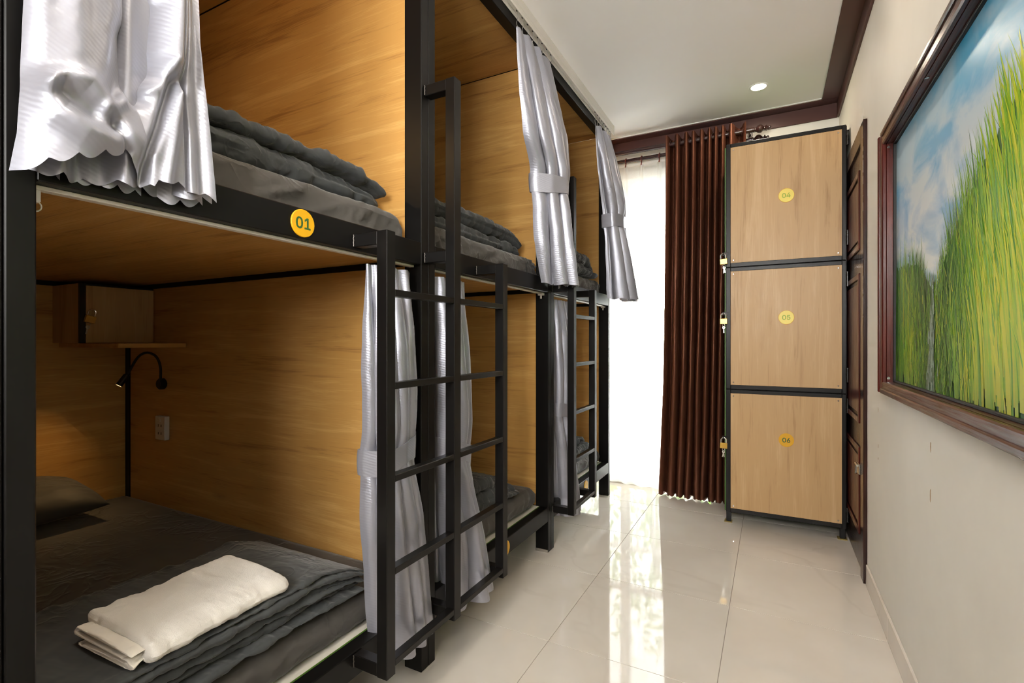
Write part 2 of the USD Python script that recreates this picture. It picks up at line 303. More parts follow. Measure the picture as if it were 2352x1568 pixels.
# balcony outside the far window
bal = thing('balcony', 'pale concrete balcony with a white railing seen through the sheer curtain', 'balcony', (-1.07, 4.6, 0))
part(bal, 'slab', box(-2.4, 0.3, YF + 0.18, 5.1, -0.16, -0.03), 'concrete')
for k in range(17):
    x = -2.32 + 0.16 * k; part(bal, 'baluster', box(x - 0.011, x + 0.011, 5.02, 5.05, -0.03, 0.92), 'frame_white', smooth=False)
part(bal, 'hand_rail', box(-2.4, 0.3, 5.0, 5.07, 0.92, 0.97), 'frame_white')
tr = thing('tree', 'leafy green tree beyond the balcony, seen faintly through the sheer curtain', 'tree', (-1.6, 8.0, -3.0))
part(tr, 'trunk', [tube([(-1.6, 8.0, -3.0), (-1.55, 8.0, -1.0), (-1.7, 8.0, 1.0), (-1.6, 8.0, 2.6)], [0.16, 0.13, 0.10, 0.05], 10), tube([(-1.65, 8.0, 0.4), (-2.6, 7.9, 1.6), (-3.1, 7.9, 2.2)], [0.07, 0.05, 0.03], 8), tube([(-1.65, 8.0, 0.6), (-0.8, 8.1, 1.5), (-0.2, 8.1, 2.3)], [0.07, 0.05, 0.03], 8)], 'bark')
rt = np.random.default_rng(2); lv, lf = [], []
ctr = np.array([(-2.8, 7.9, 2.2), (-0.4, 8.1, 2.2), (-1.6, 8.0, 2.9), (-1.5, 7.7, 1.3), (-2.6, 8.0, 0.9), (-0.5, 8.0, 0.8)])
for k in range(2600):
    c = ctr[k % 6] + rt.normal(size=3) * (0.42, 0.35, 0.40); a, b = rt.normal(size=3), rt.normal(size=3); a /= np.linalg.norm(a); b = np.cross(a, b); b /= np.linalg.norm(b); n0 = len(lv); z = 0.05 + 0.05 * rt.random()
    lv += [c - a * z, c + b * z * 0.45, c + a * z, c - b * z * 0.45]; lf += [(n0, n0 + 1, n0 + 2), (n0, n0 + 2, n0 + 3)]
part(tr, 'foliage', (np.array(lv), np.array(lf)), 'leaf', smooth=False, kind='stuff')
# brown crown boards
t = struct('trim_1')
part(t, 'frieze_board', box(XB, XW - 0.013, YF - 0.013, YF, 2.662, ZC - 0.012), 'brown_paint')
part(t, 'ceiling_board', box(XB, XW, YF - 0.094, YF, ZC - 0.012, ZC), 'brown_paint')
part(t, 'bead', box(XB, 0.297, YF - 0.108, YF - 0.0945, ZC - 0.007, ZC), 'trim_white')
t = struct('trim_2')
part(t, 'frieze_board', box(XW - 0.013, XW, YB, YF - 0.0135, 2.662, ZC - 0.012), 'brown_paint')
part(t, 'ceiling_board', box(XW - 0.105, XW, YB, YF - 0.0945, ZC - 0.0125, ZC - 0.0003), 'brown_paint')
t = struct('baseboard_right')
for c, d in zip(gy[:-1], gy[1:]):
    if d > 2.85: d = 2.85
    if d - c > 0.03: part(t, 'skirting_tile', box(XW - 0.009, XW, c + 0.001, d - 0.001, 0.0005, 0.10), 'porcelain')
    if d == 2.85: break
t = struct('baseboard_far')
for c, d in ((WX1, 0.10), (0.10, XW - 0.01)): part(t, 'skirting_tile', box(c + 0.001, d - 0.001, YF - 0.009, YF, 0.0005, 0.10), 'porcelain')
# dark panelled door in the right wall, half hidden by the lockers
d1 = struct('door_1')
DY0, DY1, DZ = 2.868, 3.86, 2.215
part(d1, 'architrave', [box(XW - 0.016, XW, DY0, DY0 + 0.085, 0.0, DZ), box(XW - 0.016, XW, DY1 - 0.085, DY1, 0, DZ), box(XW - 0.016, XW, DY0 + 0.085, DY1 - 0.085, DZ - 0.085, DZ)], 'door_wood')
part(d1, 'door_leaf', box(XW - 0.005, XW, DY0 + 0.085, DY1 - 0.085, 0.012, DZ - 0.085), 'door_wood')
for z0, z1 in ((0.18, 0.62), (0.74, 1.50), (1.62, 2.02)):
    a, b = DY0 + 0.16, DY1 - 0.16
    part(d1, 'door_panel', [box(XW - 0.014, XW - 0.005, a, a + 0.028, z0, z1, 0.004), box(XW - 0.014, XW - 0.005, b - 0.028, b, z0, z1, 0.004), box(XW - 0.014, XW - 0.005, a + 0.028, b - 0.028, z0, z0 + 0.028, 0.004), box(XW - 0.014, XW - 0.005, a + 0.028, b - 0.028, z1 - 0.028, z1, 0.004), box(XW - 0.011, XW - 0.005, a + 0.05, b - 0.05, z0 + 0.05, z1 - 0.05, 0.005)], 'mahogany_upright')
part(d1, 'door_latch', [box(XW - 0.024, XW - 0.016, DY0 + 0.075, DY0 + 0.125, 0.50, 0.55), tube([(XW - 0.03, DY0 + 0.07, 0.545), (XW - 0.03, DY0 + 0.13, 0.545)], 0.006), tube([(XW - 0.03, DY0 + 0.10, 0.545), (XW - 0.034, DY0 + 0.10, 0.50)], 0.005)], 'chrome')
chips = []
for k in range(34):
    z = (1.15 + 0.42 * rs.random() if k % 2 else 1.75 + 0.42 * rs.random()) if k > 8 else 2.15 + 0.055 * rs.random(); h, q = 0.004 + 0.075 * rs.random() ** 3, 0.001 + 0.0045 * rs.random()
    chips.append(box(XW - 0.0166, XW - 0.0158, DY0 - 0.0004, DY0 + q, z, z + h, 0.0002))
part(d1, 'paint_chip', chips, 'paint_chip', smooth=False, kind='stuff')

# framed mural: a former window closed by a printed board
mu = thing('framed_mural', 'large mural of tall green grass under a blue sky in a dark wood frame', 'mural', (XW, 1.45, 1.46))
FY0, FY1, FZ0, FZ1, XF_ = 0.42, 2.47, 0.950, 1.978, 0.387      # outer edges, front of the frame
q, XM = 0.058, 0.432
iy0, iy1, iz0, iz1 = FY0 + q, FY1 - q, FZ0 + 0.046, FZ1 - 0.046
def member(y0, y1, z0, z1, name, mat, lip):
    ms = [box(XF_, XW, y0, y1, z0, z1, 0.004)]
    part(mu, name, ms + lip, mat)
member(iy1, FY1, FZ0, FZ1, 'frame_jamb', 'mahogany_upright', [box(XW - 0.001, XM + 0.02, iy1, iy1 + 0.025, iz0 - 0.02, iz1 + 0.02, 0), box(XF_ - 0.006, XF_ + 0.004, FY1 - 0.016, FY1, FZ0, FZ1, 0.003)])
member(FY0, iy0, FZ0, FZ1, 'frame_jamb', 'mahogany_upright', [box(XW - 0.001, XM + 0.02, iy0 - 0.015, iy0, iz0 - 0.02, iz1 + 0.02, 0)])
member(iy0, iy1, iz1, FZ1, 'frame_head', 'mahogany', [box(XW - 0.001, XM + 0.02, iy0, iy1, iz1, iz1 + 0.02, 0), box(XF_ - 0.006, XF_ + 0.004, iy0, iy1, FZ1 - 0.016, FZ1, 0.003)])
member(iy0, iy1, FZ0, iz0, 'frame_sill', 'mahogany', [box(XW - 0.001, XM + 0.02, iy0, iy1, iz0 - 0.02, iz0, 0), box(XF_ - 0.008, XF_ + 0.004, iy0, iy1, FZ0, FZ0 + 0.02, 0.004)])
part(mu, 'rubber_bead', [box(XM - 0.010, XM + 0.004, iy1 - 0.008, iy1, iz0, iz1), box(XM - 0.010, XM + 0.004, iy0, iy0 + 0.008, iz0, iz1), box(XM - 0.010, XM + 0.004, iy0 + 0.008, iy1 - 0.008, iz0, iz0 + 0.008), box(XM - 0.010, XM + 0.004, iy0 + 0.008, iy1 - 0.008, iz1 - 0.008, iz1)], 'black_rubber')
for y, z in ((iy1 + 0.001, iz1 - 0.014), (iy1 + 0.001, iz0 + 0.014)):
    part(mu, 'screw', lathe([(0, 0), (0.005, 0), (0.005, 0.002), (0, 0.003)], (XW + 0.004, y - 0.0035, z), 'y', 12), 'chrome')
part(mu, 'screw', lathe([(0, -0.003), (0.006, -0.002), (0.006, 0), (0, 0)], (XW + 0.002, 1.86, iz1), 'z', 12), 'chrome')
board = part(mu, 'print_board', box(XM, XM + 0.02, iy0 - 0.004, iy1 + 0.004, iz0 - 0.004, iz1 + 0.004, 0), 'sky_print', smooth=False)
def ridge(y):      # height of the grass top along the board: dips to the end of the path
    return 1.154 + 0.95 * (interp(np.asarray(y) / 0.95, [0.4, 1.0, 1.35, 1.6, 1.8, 1.93, 1.985, 2.06, 2.2, 2.55], [1.80, 1.80, 1.74, 1.63, 1.52, 1.42, 1.355, 1.40, 1.475, 1.50]) - 1.154)
rg = np.random.default_rng(11)
bv, bf, bc = [], [], []
xo = XM - 0.0001
# dark ground under the blades
yy = np.linspace(iy0, iy1, 240); top = ridge(yy) - 0.04 - 0.02 * rg.random(240)
pal = 1.15 * np.array([(0.006, 0.055, 0.010), (0.02, 0.13, 0.012), (0.065, 0.25, 0.012), (0.16, 0.38, 0.008), (0.32, 0.47, 0.008), (0.50, 0.52, 0.012)])
for j in range(239):
    n0 = len(bv); dk = np.array((0.025, 0.085, 0.018)) * (0.8 + 0.5 * rg.random())
    bv += [(xo, yy[j], iz0), (xo, yy[j + 1], iz0), (xo, yy[j + 1], top[j + 1]), (xo, yy[j], top[j])]
    bf += [(n0, n0 + 1, n0 + 2), (n0, n0 + 2, n0 + 3)]; bc += [dk, dk, dk * 1.6, dk * 1.6]
NB = 3600
for k in range(NB):
    y = iy0 + (iy1 - iy0) * rg.random(); far = math.exp(-((y - 1.886) / 0.15) ** 2)        # blades shrink towards the path
    front = k / NB; L = (0.10 + 0.30 * rg.random()) * (1 - 0.72 * far) * (1.15 if y < 1.86 else 0.62)
    rt = float(ridge(y)); base = iz0 - 0.02 + (rt - iz0 - 0.25 * L) * (1 - front) * (0.35 + 0.65 * rg.random())
    tip = min(base + L, rt + 0.10 * rg.random() * (1 - 0.6 * far), iz1 - 0.012)
    lean = (0.55 if y < 1.86 else -0.10) * (tip - base) * (0.15 + 0.35 * rg.random()) + 0.03 * rg.normal() * (1 - far)
    wd = (0.0022 + 0.0055 * rg.random() ** 2) * (1 - 0.6 * far) * (1.6 if y < 1.52 else 0.9)
    g = np.clip(rg.normal(0.52 + (0.12 if y < 1.66 else -0.12), 0.17) + 1.1 * float(fbm(np.array([y * 5.0, (base + tip) * 2.2, 0.0]), 2, 3)), 0, 0.999) * 5; c = pal[int(g)] * (1 - g % 1) + pal[min(int(g) + 1, 5)] * (g % 1)
    x = xo - 0.0002 - 0.0020 * front; n0 = len(bv); M = 5
    for i in range(M):
        s = i / (M - 1); yc, zc = y + lean * s ** 2, base + (tip - base) * s; hw = wd * (1 - s) ** 0.6 if i < M - 1 else 0.0001
        yc = min(max(yc, iy0 + 0.01), iy1 - 0.01)
        bv += [(x, yc - hw, max(zc, iz0 + 0.004)), (x, yc + hw, max(zc, iz0 + 0.004))]; bc += [c * (0.72 + 0.4 * s)] * 2
    for i in range(M - 1): a = n0 + 2 * i; bf += [(a, a + 1, a + 3), (a, a + 3, a + 2)]
for k in range(900):      # short growth on both sides of the path
    y = 1.886 + 0.15 * rg.normal() + 0.01; r0 = float(ridge(y)); z = iz0 + (r0 - iz0) * rg.random(); L = 0.03 + 0.06 * rg.random(); n0 = len(bv); x = xo - 0.00222 - 0.0010 * k / 900
    g = np.clip(rg.normal(0.52 if y < 1.886 else 0.34, 0.2), 0, 0.999) * 5; c = pal[int(g)] * (1 - g % 1) + pal[min(int(g) + 1, 5)] * (g % 1); ln = 0.02 * rg.normal(); hw = 0.0015 + 0.002 * rg.random(); y = min(max(y, iy0 + 0.03), iy1 - 0.03)
    bv += [(x, y - hw, max(z - L * 0.5, iz0 + 0.004)), (x, y + hw, max(z - L * 0.5, iz0 + 0.004)), (x, y + ln, min(z + L * 0.5, r0 + 0.015))]; bf += [(n0, n0 + 1, n0 + 2)]; bc += [c * 0.8, c * 0.8, c * 1.15]
n0 = len(bv); x = xo - 0.00335
bv += [(x, 1.885, iz0 + 0.004), (x, 1.965, iz0 + 0.004), (x, 1.905, 1.33), (x, 1.89, 1.33)]; bf += [(n0, n0 + 1, n0 + 2), (n0, n0 + 2, n0 + 3)]; bc += [np.array((0.07, 0.14, 0.09))] * 4
for k in range(420):      # the wet path between the two stands
    z = iz0 + (1.34 - iz0) * rg.random() ** 0.8; wdt = 0.004 + 0.055 * (1.34 - z) / 0.36
    y = 1.895 + 0.03 * (1.34 - z) / 0.34 + wdt * rg.normal() * 0.45; h = 0.006 + 0.02 * rg.random(); hw = 0.002 + 0.004 * rg.random(); n0 = len(bv); x = xo - 0.0034 - 0.0012 * k / 420
    c = np.array((0.05, 0.14, 0.06)) if rg.random() < 0.4 else np.array((0.22, 0.34, 0.28)) * (0.6 + 0.7 * rg.random())
    bv += [(x, y - hw, max(z - h, iz0 + 0.004)), (x, y + hw, max(z - h, iz0 + 0.004)), (x, y, z + h)]; bf += [(n0, n0 + 1, n0 + 2)]; bc += [c] * 3
part(board, 'printed_grass', (np.array(bv), np.array(bf)), 'grass_print', smooth=False, color=np.array(bc))

# ------------------------------------------------------------------ recessed ceiling lamps
def downlight(x, y, label):
    t = thing('ceiling_light', label, 'ceiling light', (x, y, ZC), 'recessed ceiling lamps')
    part(t, 'trim_ring', lathe([(0.041, 0.0), (0.044, -0.004), (0.054, -0.004), (0.057, 0.0)], (x, y, ZC), n=36), 'trim_white')
    part(t, 'diffuser', lathe([(0, 0.0), (0.041, 0.0), (0.041, -0.002), (0, -0.0025)], (x, y, ZC), n=36), 'lamp_glow')
downlight(-0.072, 3.508, 'lit round recessed ceiling lamp above the lockers')
downlight(-0.072, 2.02, 'recessed ceiling lamp over the aisle before the middle bunk bed')
t = thing('ceiling_lamp', 'round surface-mounted ceiling lamp over the camera, in front of the first bunk bed', 'ceiling light', (-0.45, 0.32, ZC))
part(t, 'lamp_rim', lathe([(0.150, 0.0), (0.160, 0.0), (0.160, -0.034), (0.150, -0.034), (0.150, 0.0)], (-0.45, 0.32, ZC), n=48), 'trim_white')
part(t, 'diffuser', lathe([(0, -0.026), (0.1495, -0.026), (0.1495, -0.030), (0, -0.031)], (-0.45, 0.32, ZC), n=48), 'panel_glow')

# ------------------------------------------------------------------ bunk beds (welded black steel, oak boards)
XFR, PX, PY = -1.079, 0.075, 0.0395      # front plane; posts 75 x 40
XBK = -3.046                              # inner face of the head wall
TOP = 2.716
def number_plate(owner, y, z, r, digits, plate='plate_yellow', ink='digit_green', x=None, rim=None):
    x = XFR if x is None else x
    m = lathe([(0, 0.004), (r - 0.001, 0.004), (r, 0.003), (r, 0.0), (0, 0)], (0, 0, 0), 'z', 40)
    def toX(m, h): v = np.array(m.vertices); return trimesh.Trimesh(np.stack([x + v[:, 2] + h, y + v[:, 0], z + v[:, 1]], 1), m.faces, process=False)
    p = part(owner, 'number_plate', toX(m, 0), plate, label=f'round yellow plate {digits}'.strip())
    if digits:
        d = meshkit.text_mesh(digits, r * 0.78, 0.0008, bold=True); b = d.bounds.mean(0); d.apply_translation([-b[0], -b[1], 0])
        part(p, 'digits', toX(d, 0.0036), ink, smooth=False)
def bunk(y0, y1, label, group='black steel bunk beds', full=True, plate=None):
    t = thing('bunk_bed', label, 'bunk bed', ((XFR + XBK) / 2, (y0 + y1) / 2, 0), group)
    S = 'black_steel'
    a, b = y0 + 0.0007, y1 - 0.0007
    for yy in (a, b - PY):
        part(t, 'post', box(XFR - PX, XFR, yy, yy + PY, 0.0, TOP, 0.0025), S)
        part(t, 'post', box(XBK - 0.035, XBK + 0.040, yy, yy + PY, 0.0, TOP, 0.0025), S)
    i0, i1 = a + PY, b - PY
    for z0, z1, nm in ((0.170, 0.248, 'bed_beam'), (1.421, 1.500, 'bed_beam'), (2.642, TOP, 'top_beam')):
        part(t, nm, box(XFR - 0.05, XFR - 0.0004, i0, i1, z0, z1, 0.0025), S)
        part(t, nm, box(XBK - 0.05, XBK, i0, i1, z0, z1, 0.0025), S)
        for yy in (a + 0.002, b - PY + 0.001):
            part(t, 'side_rail', box(XBK + 0.040, XFR - PX, yy, yy + PY - 0.003, z0 if z0 < 2 else 2.7045, z1 - (0.0 if z0 > 2 else 0.006), 0.002), S)
    # boards
    p = part(t, 'bed_board', box(XBK, XFR - 0.054, i0 + 0.001, i1 - 0.001, 0.233, 0.2478, 0.0005), 'ply_white')
    part(p, 'edge_strip', box(XFR - 0.0538, XFR - 0.0522, i0 + 0.001, i1 - 0.001, 0.2335, 0.2482, 0), 'green_edge', smooth=False)
    part(t, 'bed_board', box(XBK, XFR - 0.0505, i0 + 0.001, i1 - 0.001, 1.443, 1.460, 0.0005), 'oak_across')
    part(t, 'ceiling_board', box(XBK, XFR - 0.0505, i0 + 0.001, i1 - 0.001, 2.690, 2.704, 0.0005), 'oak_across')
    for z0, z1 in ((0.25, 1.4205), (1.462, 2.6885)):
        part(t, 'head_panel', box(XBK - 0.014, XBK, i0 + 0.001, i1 - 0.001, z0, z1, 0.0005), 'oak_along')
        part(t, 'side_panel', box(XBK + 0.0405, XFR - PX + 0.0005, i1 + 0.004, i1 + 0.016, z0, z1, 0.0005), 'oak_across')
    # white curtain track under the upper beam
    part(t, 'curtain_track', box(XFR - 0.048, XFR - 0.028, i0 + 0.004, i1 - 0.004, 1.4135, 1.4208, 0.001), 'rail_white')
    if plate: number_plate(t, *plate)
    return t
Y0, Y1, Y2, Y3, Y4 = -0.782, 0.3205, 1.418, 2.523, 3.648
bunk(Y0, Y1, 'black steel bunk bed at the extreme left edge, only one post showing')
b1 = bunk(Y1, Y2, 'black steel bunk bed nearest the camera, yellow plate 01 on its beam', plate=(0.885, 1.4605, 0.036, '01'))
b2 = bunk(Y2, Y3, 'black steel bunk bed in the middle of the row behind the three-rail ladder', plate=(1.993, 0.206, 0.036, ''))
b3 = bunk(Y3, Y4, 'black steel bunk bed at the window end of the row', plate=(3.10, 0.206, 0.036, ''))
# bare metal where the post of the middle bunk has lost its paint, end ring of the first track
part(b2, 'foot_cap', box(XFR - PX - 0.0008, XFR - 0.002, Y3 - PY - 0.0016, Y3 - PY - 0.0004, 0.0, 0.016, 0), 'chrome', smooth=False)
p = b1; gx_ = (XFR - 0.038, Y1 + 0.05, 1.4135)
part(p, 'track_stop', [box(gx_[0] - 0.008, gx_[0] + 0.008, gx_[1] - 0.006, gx_[1] + 0.006, 1.392, 1.4134), tube([(gx_[0], gx_[1] + 0.009 * math.cos(a), 1.386 + 0.009 * math.sin(a)) for a in np.linspace(0, 2 * np.pi, 20)[:-1]], 0.0012, 6, closed=True)], 'rail_white')
for o, y in ((b2, Y3), (b3, Y4)):
    part(o, 'track_stop', [box(XFR - 0.050, XFR - 0.022, y - PY - 0.03, y - PY - 0.001, 1.405, 1.4205), box(XFR - 0.040, XFR - 0.032, y - PY - 0.022, y - PY - 0.010, 1.388, 1.406)], 'rail_white')

t = thing('curtain_track', 'long white curtain track under the ceiling along the tops of the bunk beds', 'curtain track', (XFR + 0.02, 1.9, 2.70))
part(t, 'rail', [box(XFR + 0.001, XFR + 0.006, Y1, Y4, 2.692, 2.726), box(XFR + 0.006, XFR + 0.034, Y1, Y4, 2.713, 2.726), box(XFR + 0.029, XFR + 0.034, Y1, Y4, 2.697, 2.7135)], 'rail_white')
part(t, 'rail_backing', box(XFR - 0.045, XFR + 0.034, Y1, Y4, 2.7265, 2.7705, 0.001), 'rail_white')

# ------------------------------------------------------------------ ladders
def ladder(label, rails, ytall):
    XO, D = -0.951, 0.038
    t = thing('ladder', label, 'ladder', (XO, (rails[0][0] + rails[-1][1]) / 2, 0.2))
    S = 'black_steel_satin'
    for a, b in rails:
        top = 2.054 if a == ytall else 1.4675
        part(t, 'rail', box(XO - D, XO, a, b, 0.204, top, 0.002), S)
        zs = [(0.205, 0.243), (1.4285, 1.4665)] + ([(2.015, 2.053)] if a == ytall else [])
        for z0, z1 in zs:
            br = part(t, 'bracket', box(XFR + 0.0003, XO - D + 0.0005, a + 0.001, b - 0.001, z0, z1, 0.002), S)
            pts = [(XFR + 0.003, a - 0.0005, z0 + (z1 - z0) * s) for s in np.linspace(0.05, 0.95, 7)]
            part(br, 'weld', tube([(p[0] + 0.0012 * math.sin(9 * i), p[1], p[2]) for i, p in enumerate(pts)], 0.0019, 6), 'bare_weld')
    for (a, b), (c, d) in zip(rails[:-1], rails[1:]):
        for z in (1.303, 1.037, 0.772, 0.507, 0.246):
            part(t, 'rung', box(XO - 0.030, XO - 0.0006, b - 0.0005, c + 0.0005, z - 0.0195, z, 0.0015), S)
    return t
ladder('black three-rail ladder shared by the first two bunk beds, its middle rail tall', [(1.061, 1.098), (1.394, 1.434), (1.738, 1.776)], 1.394)
ladder('narrow black two-rail ladder on the bunk bed nearest the window', [(2.538, 2.578), (2.897, 2.935)], 2.538)

# ------------------------------------------------------------------ mattresses
def mattress(y0, y1, z0, z1, label, seed, amp=0.006):
    t = thing('mattress', label, 'mattress', (-2.1, (y0 + y1) / 2, z0))
    a, b = y0 + 0.047, y1 - 0.047
    m = rounded(XBK + 0.045, XFR - 0.066, a, b, z0, z1, 0.045, 20, 0.0145)
    v = np.array(m.vertices); n = np.array(m.vertex_normals)
    fx = np.clip((v[:, 0] - (XFR - 0.062 - 0.35)) / 0.35, 0, 1)              # stronger towards the visible end
    side = np.clip(1 - np.abs(n[:, 2]), 0, 1)
    def crease(p, sd): return (1 - np.abs(2 * (fbm(p, 2, sd)))) ** 7
    mid = np.clip(np.abs(v[:, 1] - (a + b) / 2 - 0.05) / 0.42, 0, 1)
    sl = np.where(v[:, 1] > (a + b) / 2, 1.0, -1.0)
    gath = crease(np.stack([v[:, 0] * 1.2, v[:, 1] * 26 - sl * v[:, 2] * 14, v[:, 2] * 2], 1), seed + 9) * mid ** 1.5
    tri = crease(np.stack([v[:, 0] * 5, v[:, 1] * 8 + v[:, 2] * 9, v[:, 2] * 11 - v[:, 1] * 4], 1), seed) + 0.7 * crease(np.stack([v[:, 0] * 4, v[:, 1] * 11 - v[:, 2] * 16, v[:, 2] * 7], 1), seed + 4)
    rid = 1.4 * gath + 0.9 * tri * (1 - 0.5 * mid) - 0.35
    ed = np.clip(np.minimum(v[:, 1] - a, b - v[:, 1]) / 0.03, 0, 1)
    d = amp * (0.12 + fx ** 3 * (0.25 + 0.9 * side)) * rid * ed + 0.004 * fbm(v * [2.4, 2.4, 2.4], 3, seed + 3)
    d = np.where(v[:, 2] < z0 + 0.004, 0, d)
    d = np.where(np.abs(n[:, 1]) > 0.6, np.minimum(d, 0), d)
    v = v + n * d[:, None]; v[:, 2] = np.maximum(v[:, 2], z0 + 0.0002)
    v[:, 0] = np.minimum(v[:, 0], XFR - 0.0535)
    part(t, 'fitted_sheet', trimesh.Trimesh(v, m.faces, process=False), 'sheet_charcoal', smooth=60)
    # seam line round the front
    ys = np.linspace(a + 0.05, b - 0.05, 60)
    return t
for i, (y0, y1, w1, w2) in enumerate(((Y1, Y2, 'above the beam with plate 01', 'with a pillow and a white towel on its quilt'), (Y2, Y3, 'on the upper level of the middle bunk bed', 'on the lower level of the middle bunk bed'), (Y3, Y4, 'on the upper level of the bunk bed by the window', 'on the lower level of the bunk bed by the window'))):
    mattress(y0, y1, 1.4605, 1.606, f'wrinkled charcoal-sheeted mattress {w1}', 20 + i, 0.013)
    mattress(y0, y1, 0.2485, 0.356, f'charcoal-sheeted mattress {w2}', 40 + i, 0.009)

# ------------------------------------------------------------------ folded quilts and the towel: one folded sheet each
def folded(layers, width, th, length, seed, nl=110, wr=0.006, fill=0.47, round_end=(0.0, 0.0), sag=0.0, res=0.006, shift=0.012, slope=0.0):
    """a sheet of thickness th folded to and fro across x, lying along y from 0 to length, bottom at z = 0"""
    rs = np.random.default_rng(seed); pts = []
    for k in range(layers):
        o = rs.uniform(-1, 1) * shift; z = th * (k + 0.5); x0, x1 = -width / 2 + th / 2, width / 2 - th / 2 + o
        row = [(x, z) for x in np.linspace(x0, x1, 12)]
        if k % 2: row = row[::-1]
        if k:
            s = 1 if (k - 1) % 2 == 0 else -1; xe = pts[-1][0] if s > 0 else pts[-1][0]
            for an in np.linspace(-np.pi / 2, np.pi / 2, 7)[1:-1]: pts.append((xe + s * th * 0.5 * math.cos(an), th * k + th * 0.5 * math.sin(an)))
        pts += row
    poly = LineString(pts).buffer(th * fill, quad_segs=5)
    poly = poly if poly.geom_type == 'Polygon' else max(poly.geoms, key=lambda g: g.area)
    ring = poly.exterior; n = int(ring.length / res)
    R = np.array([ring.interpolate(i / n, normalized=True).coords[0] for i in range(n)])
    N = np.roll(R, -1, 0) - np.roll(R, 1, 0); N = np.stack([N[:, 1], -N[:, 0]], 1); N /= np.linalg.norm(N, axis=1, keepdims=True) + 1e-9
    if Polygon(R).exterior.is_ccw is False: N = -N
    ends = 0.5 * th
    ss = np.unique(np.concatenate([np.linspace(0, ends, 6), np.linspace(ends, length - ends, nl), np.linspace(length - ends, length, 6)]))
    H = layers * th; rows = []
    for s in ss:
        e = min(s, length - s); k = math.sqrt(max(0.0, 1 - (1 - min(e / ends, 1)) ** 2)); lay = np.floor(R[:, 1] / th)
        P = R - N * th * (fill - 0.05) * (1 - k)
        arc = np.arange(n) * res
        w = wr * (fbm(np.stack([arc * 9, np.full(n, s * 26), lay * 0], 1), 4, seed) * 1.6 + 1.1 * np.abs(fbm(np.stack([arc * 26 + s * 14, np.full(n, s * 9), lay * 3.7], 1), 3, seed + 5)) - 0.1)
        wf = np.where(np.abs(R[:, 0]) > width / 2 - th * 1.5, 2.0, 0.75)
        P = P + N * (w * wf)[:, None]
        off = shift * 1.6 * fbm(np.stack([lay * 7.3, np.full(n, s * 3.0), np.zeros(n)], 1), 2, seed + 2)
        zz = P[:, 1] * (1 + 0.35 * sag * fbm(np.stack([R[:, 0] * 4, np.full(n, s * 4), R[:, 1] * 0], 1), 2, seed + 8))
        zz = zz * (1 - slope * np.clip(R[:, 0] / width + 0.5, 0, 1) ** 2)
        for kk, rr in enumerate(round_end):       # the pile slumps towards an end
            dd = s if kk == 0 else length - s
            if rr > 0: zz = zz * (1 - 0.45 * max(0, 1 - dd / rr) ** 2)
        rows.append(np.stack([P[:, 0] + off, np.full(n, s) + 0.004 * fbm(np.stack([R[:, 0] * 30, R[:, 1] * 30, np.full(n, s)], 1), 2, seed), np.maximum(zz, 0.0008)], 1))
    G = np.stack(rows); m = grid(np.concatenate([G, G[:, :1]], 1))
    caps = []
    for q, flip in ((G[0], 1), (G[-1], 0)):
        try:
            cv, cf = trimesh.creation.triangulate_polygon(Polygon(R - N * th * (fill - 0.05)), engine='earcut')
            from scipy.spatial import cKDTree
            i = cKDTree(R - N * th * (fill - 0.05)).query(cv)[1]; caps.append(trimesh.Trimesh(q[i], cf[:, ::-1] if flip else cf, process=False))
        except Exception: pass
    m = trimesh.util.concatenate([m] + caps); m.merge_vertices(); m.fix_normals()
    return m
def place(m, x, y, z, rot=0.0, tilt=0.0):
    v = np.array(m.vertices); c, s = math.cos(rot), math.sin(rot)
    return trimesh.Trimesh(np.stack([x + c * v[:, 0] - s * v[:, 1], y + s * v[:, 0] + c * v[:, 1], z + v[:, 2] + tilt * v[:, 0]], 1), m.faces, process=False)
def quilt(label, x, y, z, layers, width, th, length, seed, rot=0.0, **k):
    t = thing('folded_quilt', label, 'quilt', (x, y, z), 'folded charcoal quilts')
    part(t, 'quilt_cloth', place(folded(layers, width, th, length, seed, **k), x, y, z, rot), 'quilt_charcoal', smooth=50)
    return t
UZ, LZ = 1.611, 0.361
quilt('folded charcoal quilt on the upper mattress above plate 01', -1.43, 0.52, UZ, 3, 0.42, 0.042, 0.82, 3, wr=0.0075, round_end=(0, 0.25), sag=0.5, shift=0.03)
quilt('folded charcoal quilt on the upper mattress of the middle bunk bed', -1.45, 1.60, UZ, 4, 0.42, 0.034, 0.80, 7, wr=0.007, round_end=(0, 0.15), sag=0.4, shift=0.03)
quilt('rolled-up charcoal quilt on the upper mattress by the window', -1.36, 2.86, UZ, 4, 0.34, 0.040, 0.66, 9, wr=0.008, round_end=(0, 0.12), sag=0.4, shift=0.035)
quilt('wide folded charcoal quilt under the white towel', -1.378, 0.372, LZ, 9, 0.455, 0.0135, 0.80, 12, wr=0.0058, round_end=(0.0, 0.20), sag=0.5, shift=0.020, nl=220, fill=0.41, res=0.005)
quilt('crumpled charcoal quilt on the lower mattress of the middle bunk bed', -1.42, 1.62, LZ, 3, 0.46, 0.050, 0.66, 15, wr=0.018, round_end=(0, 0.35), sag=0.8, shift=0.05)
quilt('folded charcoal quilt on the lower mattress by the window', -1.40, 2.80, LZ, 3, 0.42, 0.042, 0.64, 17, wr=0.012, round_end=(0, 0.1), sag=0.5, shift=0.03)
tz = LZ + 9 * 0.0135 + 0.003
tw = thing('towel', 'folded white bath towel lying on the charcoal quilt', 'towel', (-1.255, 0.54, tz))
m = folded(2, 0.225, 0.029, 0.345, 31, nl=120, slope=0.28, wr=0.0042, shift=0.006, res=0.004, sag=0.5, fill=0.497)
part(tw, 'terry_cloth', place(m, -1.255, 0.548, tz, math.radians(3)), 'towel_white', smooth=60)
